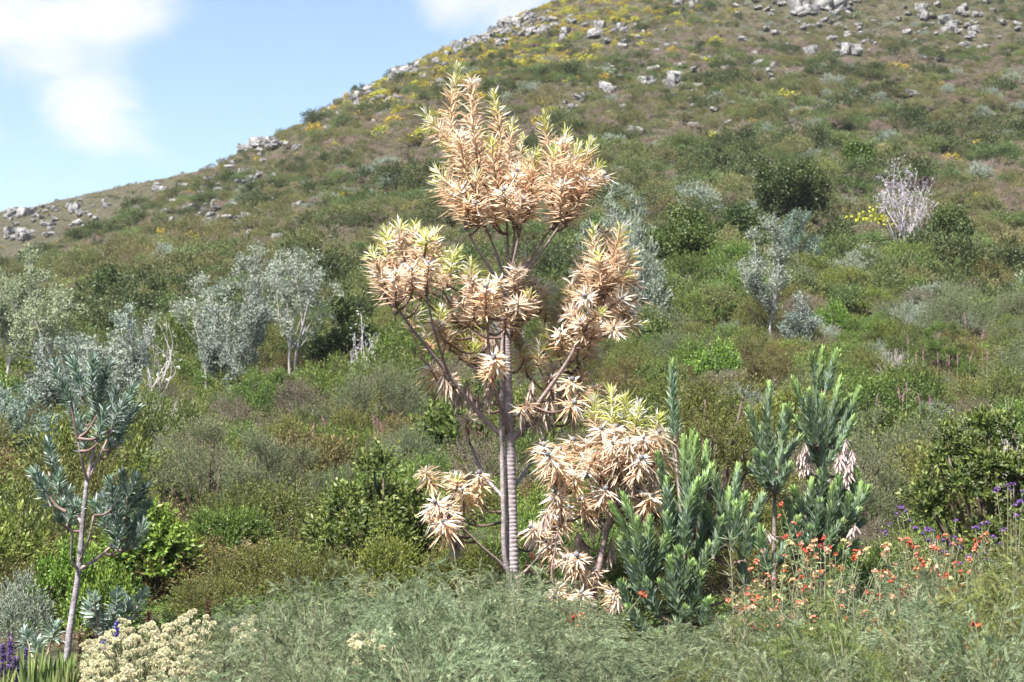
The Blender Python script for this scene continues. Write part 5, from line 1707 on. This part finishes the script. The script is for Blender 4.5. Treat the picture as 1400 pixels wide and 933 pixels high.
# violet flower spikes and blades at the left corner
def spike(px, ytop, ybot, Y, label, colr, group, dark=False):
    g0 = gpt(px, Y)
    root = link(None, 'flower_spike')
    root.location = g0
    tag(root, label, 'flower spike', group)
    top = np.array(pt(px, ytop, Y) - g0)
    low = np.array(pt(px + gf.normal() * 2, ybot, Y) - g0)
    b = Buf()
    path = tube(b, [(0, 0, -.05), low * .6, low, top], .006, .002, (.20, .20, .12) if not dark else (.10, .06, .05), n=20, sides=5)
    link(b.mesh('spike_stem', M_TWIG), 'stem', root)
    fb = Buf()
    m = 130
    t = gf.random(m)
    P = low + (top - low) * t[:, None]
    D = unit(rvec(m, gf) * np.array((1, 1, .5)) + np.array((0, 0, .25)))
    k_ = 1.0 if Y < 20 else .75
    leaves(fb, P, D, k_ * .034 * (1.15 - .6 * t), .016 * k_, np.array(colr) * (.7 + .6 * gf.random((m, 1))), None, detail=0)
    link(fb.mesh('spike_florets', M_PETAL), 'florets', root)
    lb = Buf()
    q = 14
    leaves(lb, path[gf.integers(1, 9, q)], unit(rvec(q, gf) + np.array((0, 0, .6))), .10, .022, lerp(np.array((.10, .15, .06)), np.array((.18, .22, .10)), gf.random(q)), None)
    link(lb.mesh('spike_leaves', M_LEAF), 'foliage', root)


VIO = (.085, .05, .18)
for px, yt, yb in ((14, 868, 918), (4, 880, 925), (36, 886, 932), (-8, 870, 920), (23, 900, 935)):
    spike(px, yt, yb, 11.8, 'violet flower spike in the corner left of the slim tree stem', VIO, 'violet spikes in the corner')
for px, yt, yb in ((160, 850, 872), (143, 870, 888)):
    spike(px, yt, yb, 12.6, 'small blue violet flower spike behind the cream flower bush', (.13, .10, .36), 'violet spikes behind the cream bush')
for px, yt, yb in ((203, 836, 862), (284, 818, 852), (110, 868, 905)):
    spike(px, yt, yb, 13.2, 'dark brown withered flower spike behind the cream flower bush', (.10, .05, .035), 'withered brown spikes', True)
for i, (px, yt, Y) in enumerate(((1228, 530, 36), (1236, 536, 36), (1240, 522, 37), (1270, 540, 37), (1240, 458, 48), (1262, 478, 47), (1252, 482, 47), (1330, 480, 46), (1350, 478, 46), (1309, 484, 46), (1318, 428, 52), (1282, 482, 46), (1298, 486, 46), (1200, 540, 36), (1345, 450, 50), (1255, 538, 37))):
    spike(px, yt, yt + 14, Y, 'slender pink flower spike rising from the scrub on the right slope', (.50, .25, .36), 'pink spikes on the right slope')
for i, (px, yt, Y) in enumerate(((510, 566, 32), (516, 572, 32), (440, 570, 33), (430, 578, 33), (428, 590, 32), (520, 578, 32))):
    spike(px, yt, yt + 12, Y, 'faint pink flower spike in the scrub left of the tall dry tree', (.42, .20, .26), 'pink spikes left of the dry tree')


def blades(px, Y, top, n, label, seed, colr=((.12, .165, .05), (.22, .26, .085)), group=None):
    g = np.random.default_rng(seed)
    g0 = gpt(px, Y)
    h = pt(px, top, Y).z - g0.z
    b = Buf()
    a = g.uniform(0, 6.28, n)
    D = np.stack([np.cos(a) * .16, np.sin(a) * .16, np.ones(n)], 1) + g.normal(size=(n, 3)) * .05
    leaves(b, np.stack([np.cos(a) * .03, np.sin(a) * .03, np.full(n, -.03)], 1), D, h * g.uniform(.6, 1.05, n), .024, lerp(np.array(colr[0]), np.array(colr[1]), g.random(n)), None, droop=.03)
    o = link(b.mesh('leaf_blades', M_LEAF), 'leaf_clump')
    o.location = g0
    tag(o, label, 'plant', group)


for _q, (_px, _Y, _t) in enumerate(((20, 12.6, 880), (70, 12.4, 885), (-20, 11.6, 890), (60, 10.6, 910), (35, 10.4, 912), (100, 11.6, 900), (-5, 10.2, 915), (85, 10.2, 925), (130, 12.4, 880))):
    blades(_px, _Y, _t, 40, 'green strap leaved clump among the violet spikes', 60 + _q, ((.085, .125, .04), (.17, .21, .075)), 'strap leaved clumps of the corner')
blades(48, 11.4, 868, 34, 'yellow green strap leaved clump beside the violet spikes', 5)
blades(8, 11.0, 900, 40, 'strap leaved clump at the feet of the violet spikes', 6)
blades(75, 11.0, 905, 34, 'green strap leaved clump before the slim tree stem', 7)
blades(95, 12.8, 880, 30, 'narrow strap leaved clump at the slim tree stem', 8)
blades(120, 10.4, 920, 26, 'short strap leaved clump before the cream flower bush', 9)

# low silvery rosettes behind the cream bush
def rosettes(px, Y, pts, label, seed):
    g = np.random.default_rng(seed)
    g0 = gpt(px, Y)
    root = link(None, 'silver_sapling')
    root.location = g0
    tag(root, label, 'sapling')
    b = Buf()
    for hx, hy in pts:
        dy = g.uniform(-.2, .2)
        top = np.array(pt(hx, hy, Y + dy) - g0)
        path = tube(b, [(0, 0, -.04), top * .6 + np.array((0, 0, -.05)), top], .010, .006, (.35, .25, .2), n=10, sides=5)
        fb = Buf()
        shoot_leaves(fb, path[-4:], 46, .11, .022, lambda t: 1.25 - .7 * t, lambda t, r: (lerp(SB, SM, r), lerp(SM, SW, r)), rng=g)
        link(fb.mesh('rosette', M_SILVER), 'leaf_rosette', root)
    link(b.mesh('sapling_stem', M_TWIG), 'stem', root)


rosettes(150, 14.4, [(128, 818), (160, 815), (196, 812), (142, 852), (130, 838), (150, 842), (120, 828), (176, 826)], 'silvery sapling of pale leaf rosettes behind the cream flower bush', 3)
rosettes(60, 13.6, [(36, 868), (75, 858), (50, 880)], 'small silvery sapling left of the slim tree stem', 4)

# ------------------------------------------------------------------ thin summer haze
def haze():
    m, t = new_mat('haze')
    o = t.nodes.new('ShaderNodeOutputMaterial')
    v = t.nodes.new('ShaderNodeVolumePrincipled')
    v.inputs['Color'].default_value = (.86, .90, .95, 1)
    v.inputs['Density'].default_value = HAZE
    v.inputs['Anisotropy'].default_value = .2
    t.links.new(v.outputs[0], o.inputs['Volume'])
    zs = [v_.co.z for v_ in bpy.data.objects['hillside_ground'].data.vertices]
    lo, hi = min(zs) - 1.0, max(zs) + 8.0
    b = Buf()
    X, Y0, Y1 = 720, -420, 1000
    v8 = [(x, y, z) for z in (lo, hi) for y in (Y0, Y1) for x in (-X, X)]
    b.add(v8, (1, 1, 1), quads=[[0, 2, 3, 1], [4, 5, 7, 6], [0, 1, 5, 4], [2, 6, 7, 3], [0, 4, 6, 2], [1, 3, 7, 5]])
    ob = link(b.mesh('haze', m), 'haze')
    tag(ob, 'thin pale summer haze over the mountainside', 'haze', kind='stuff')


HAZE = 0.00015
haze()
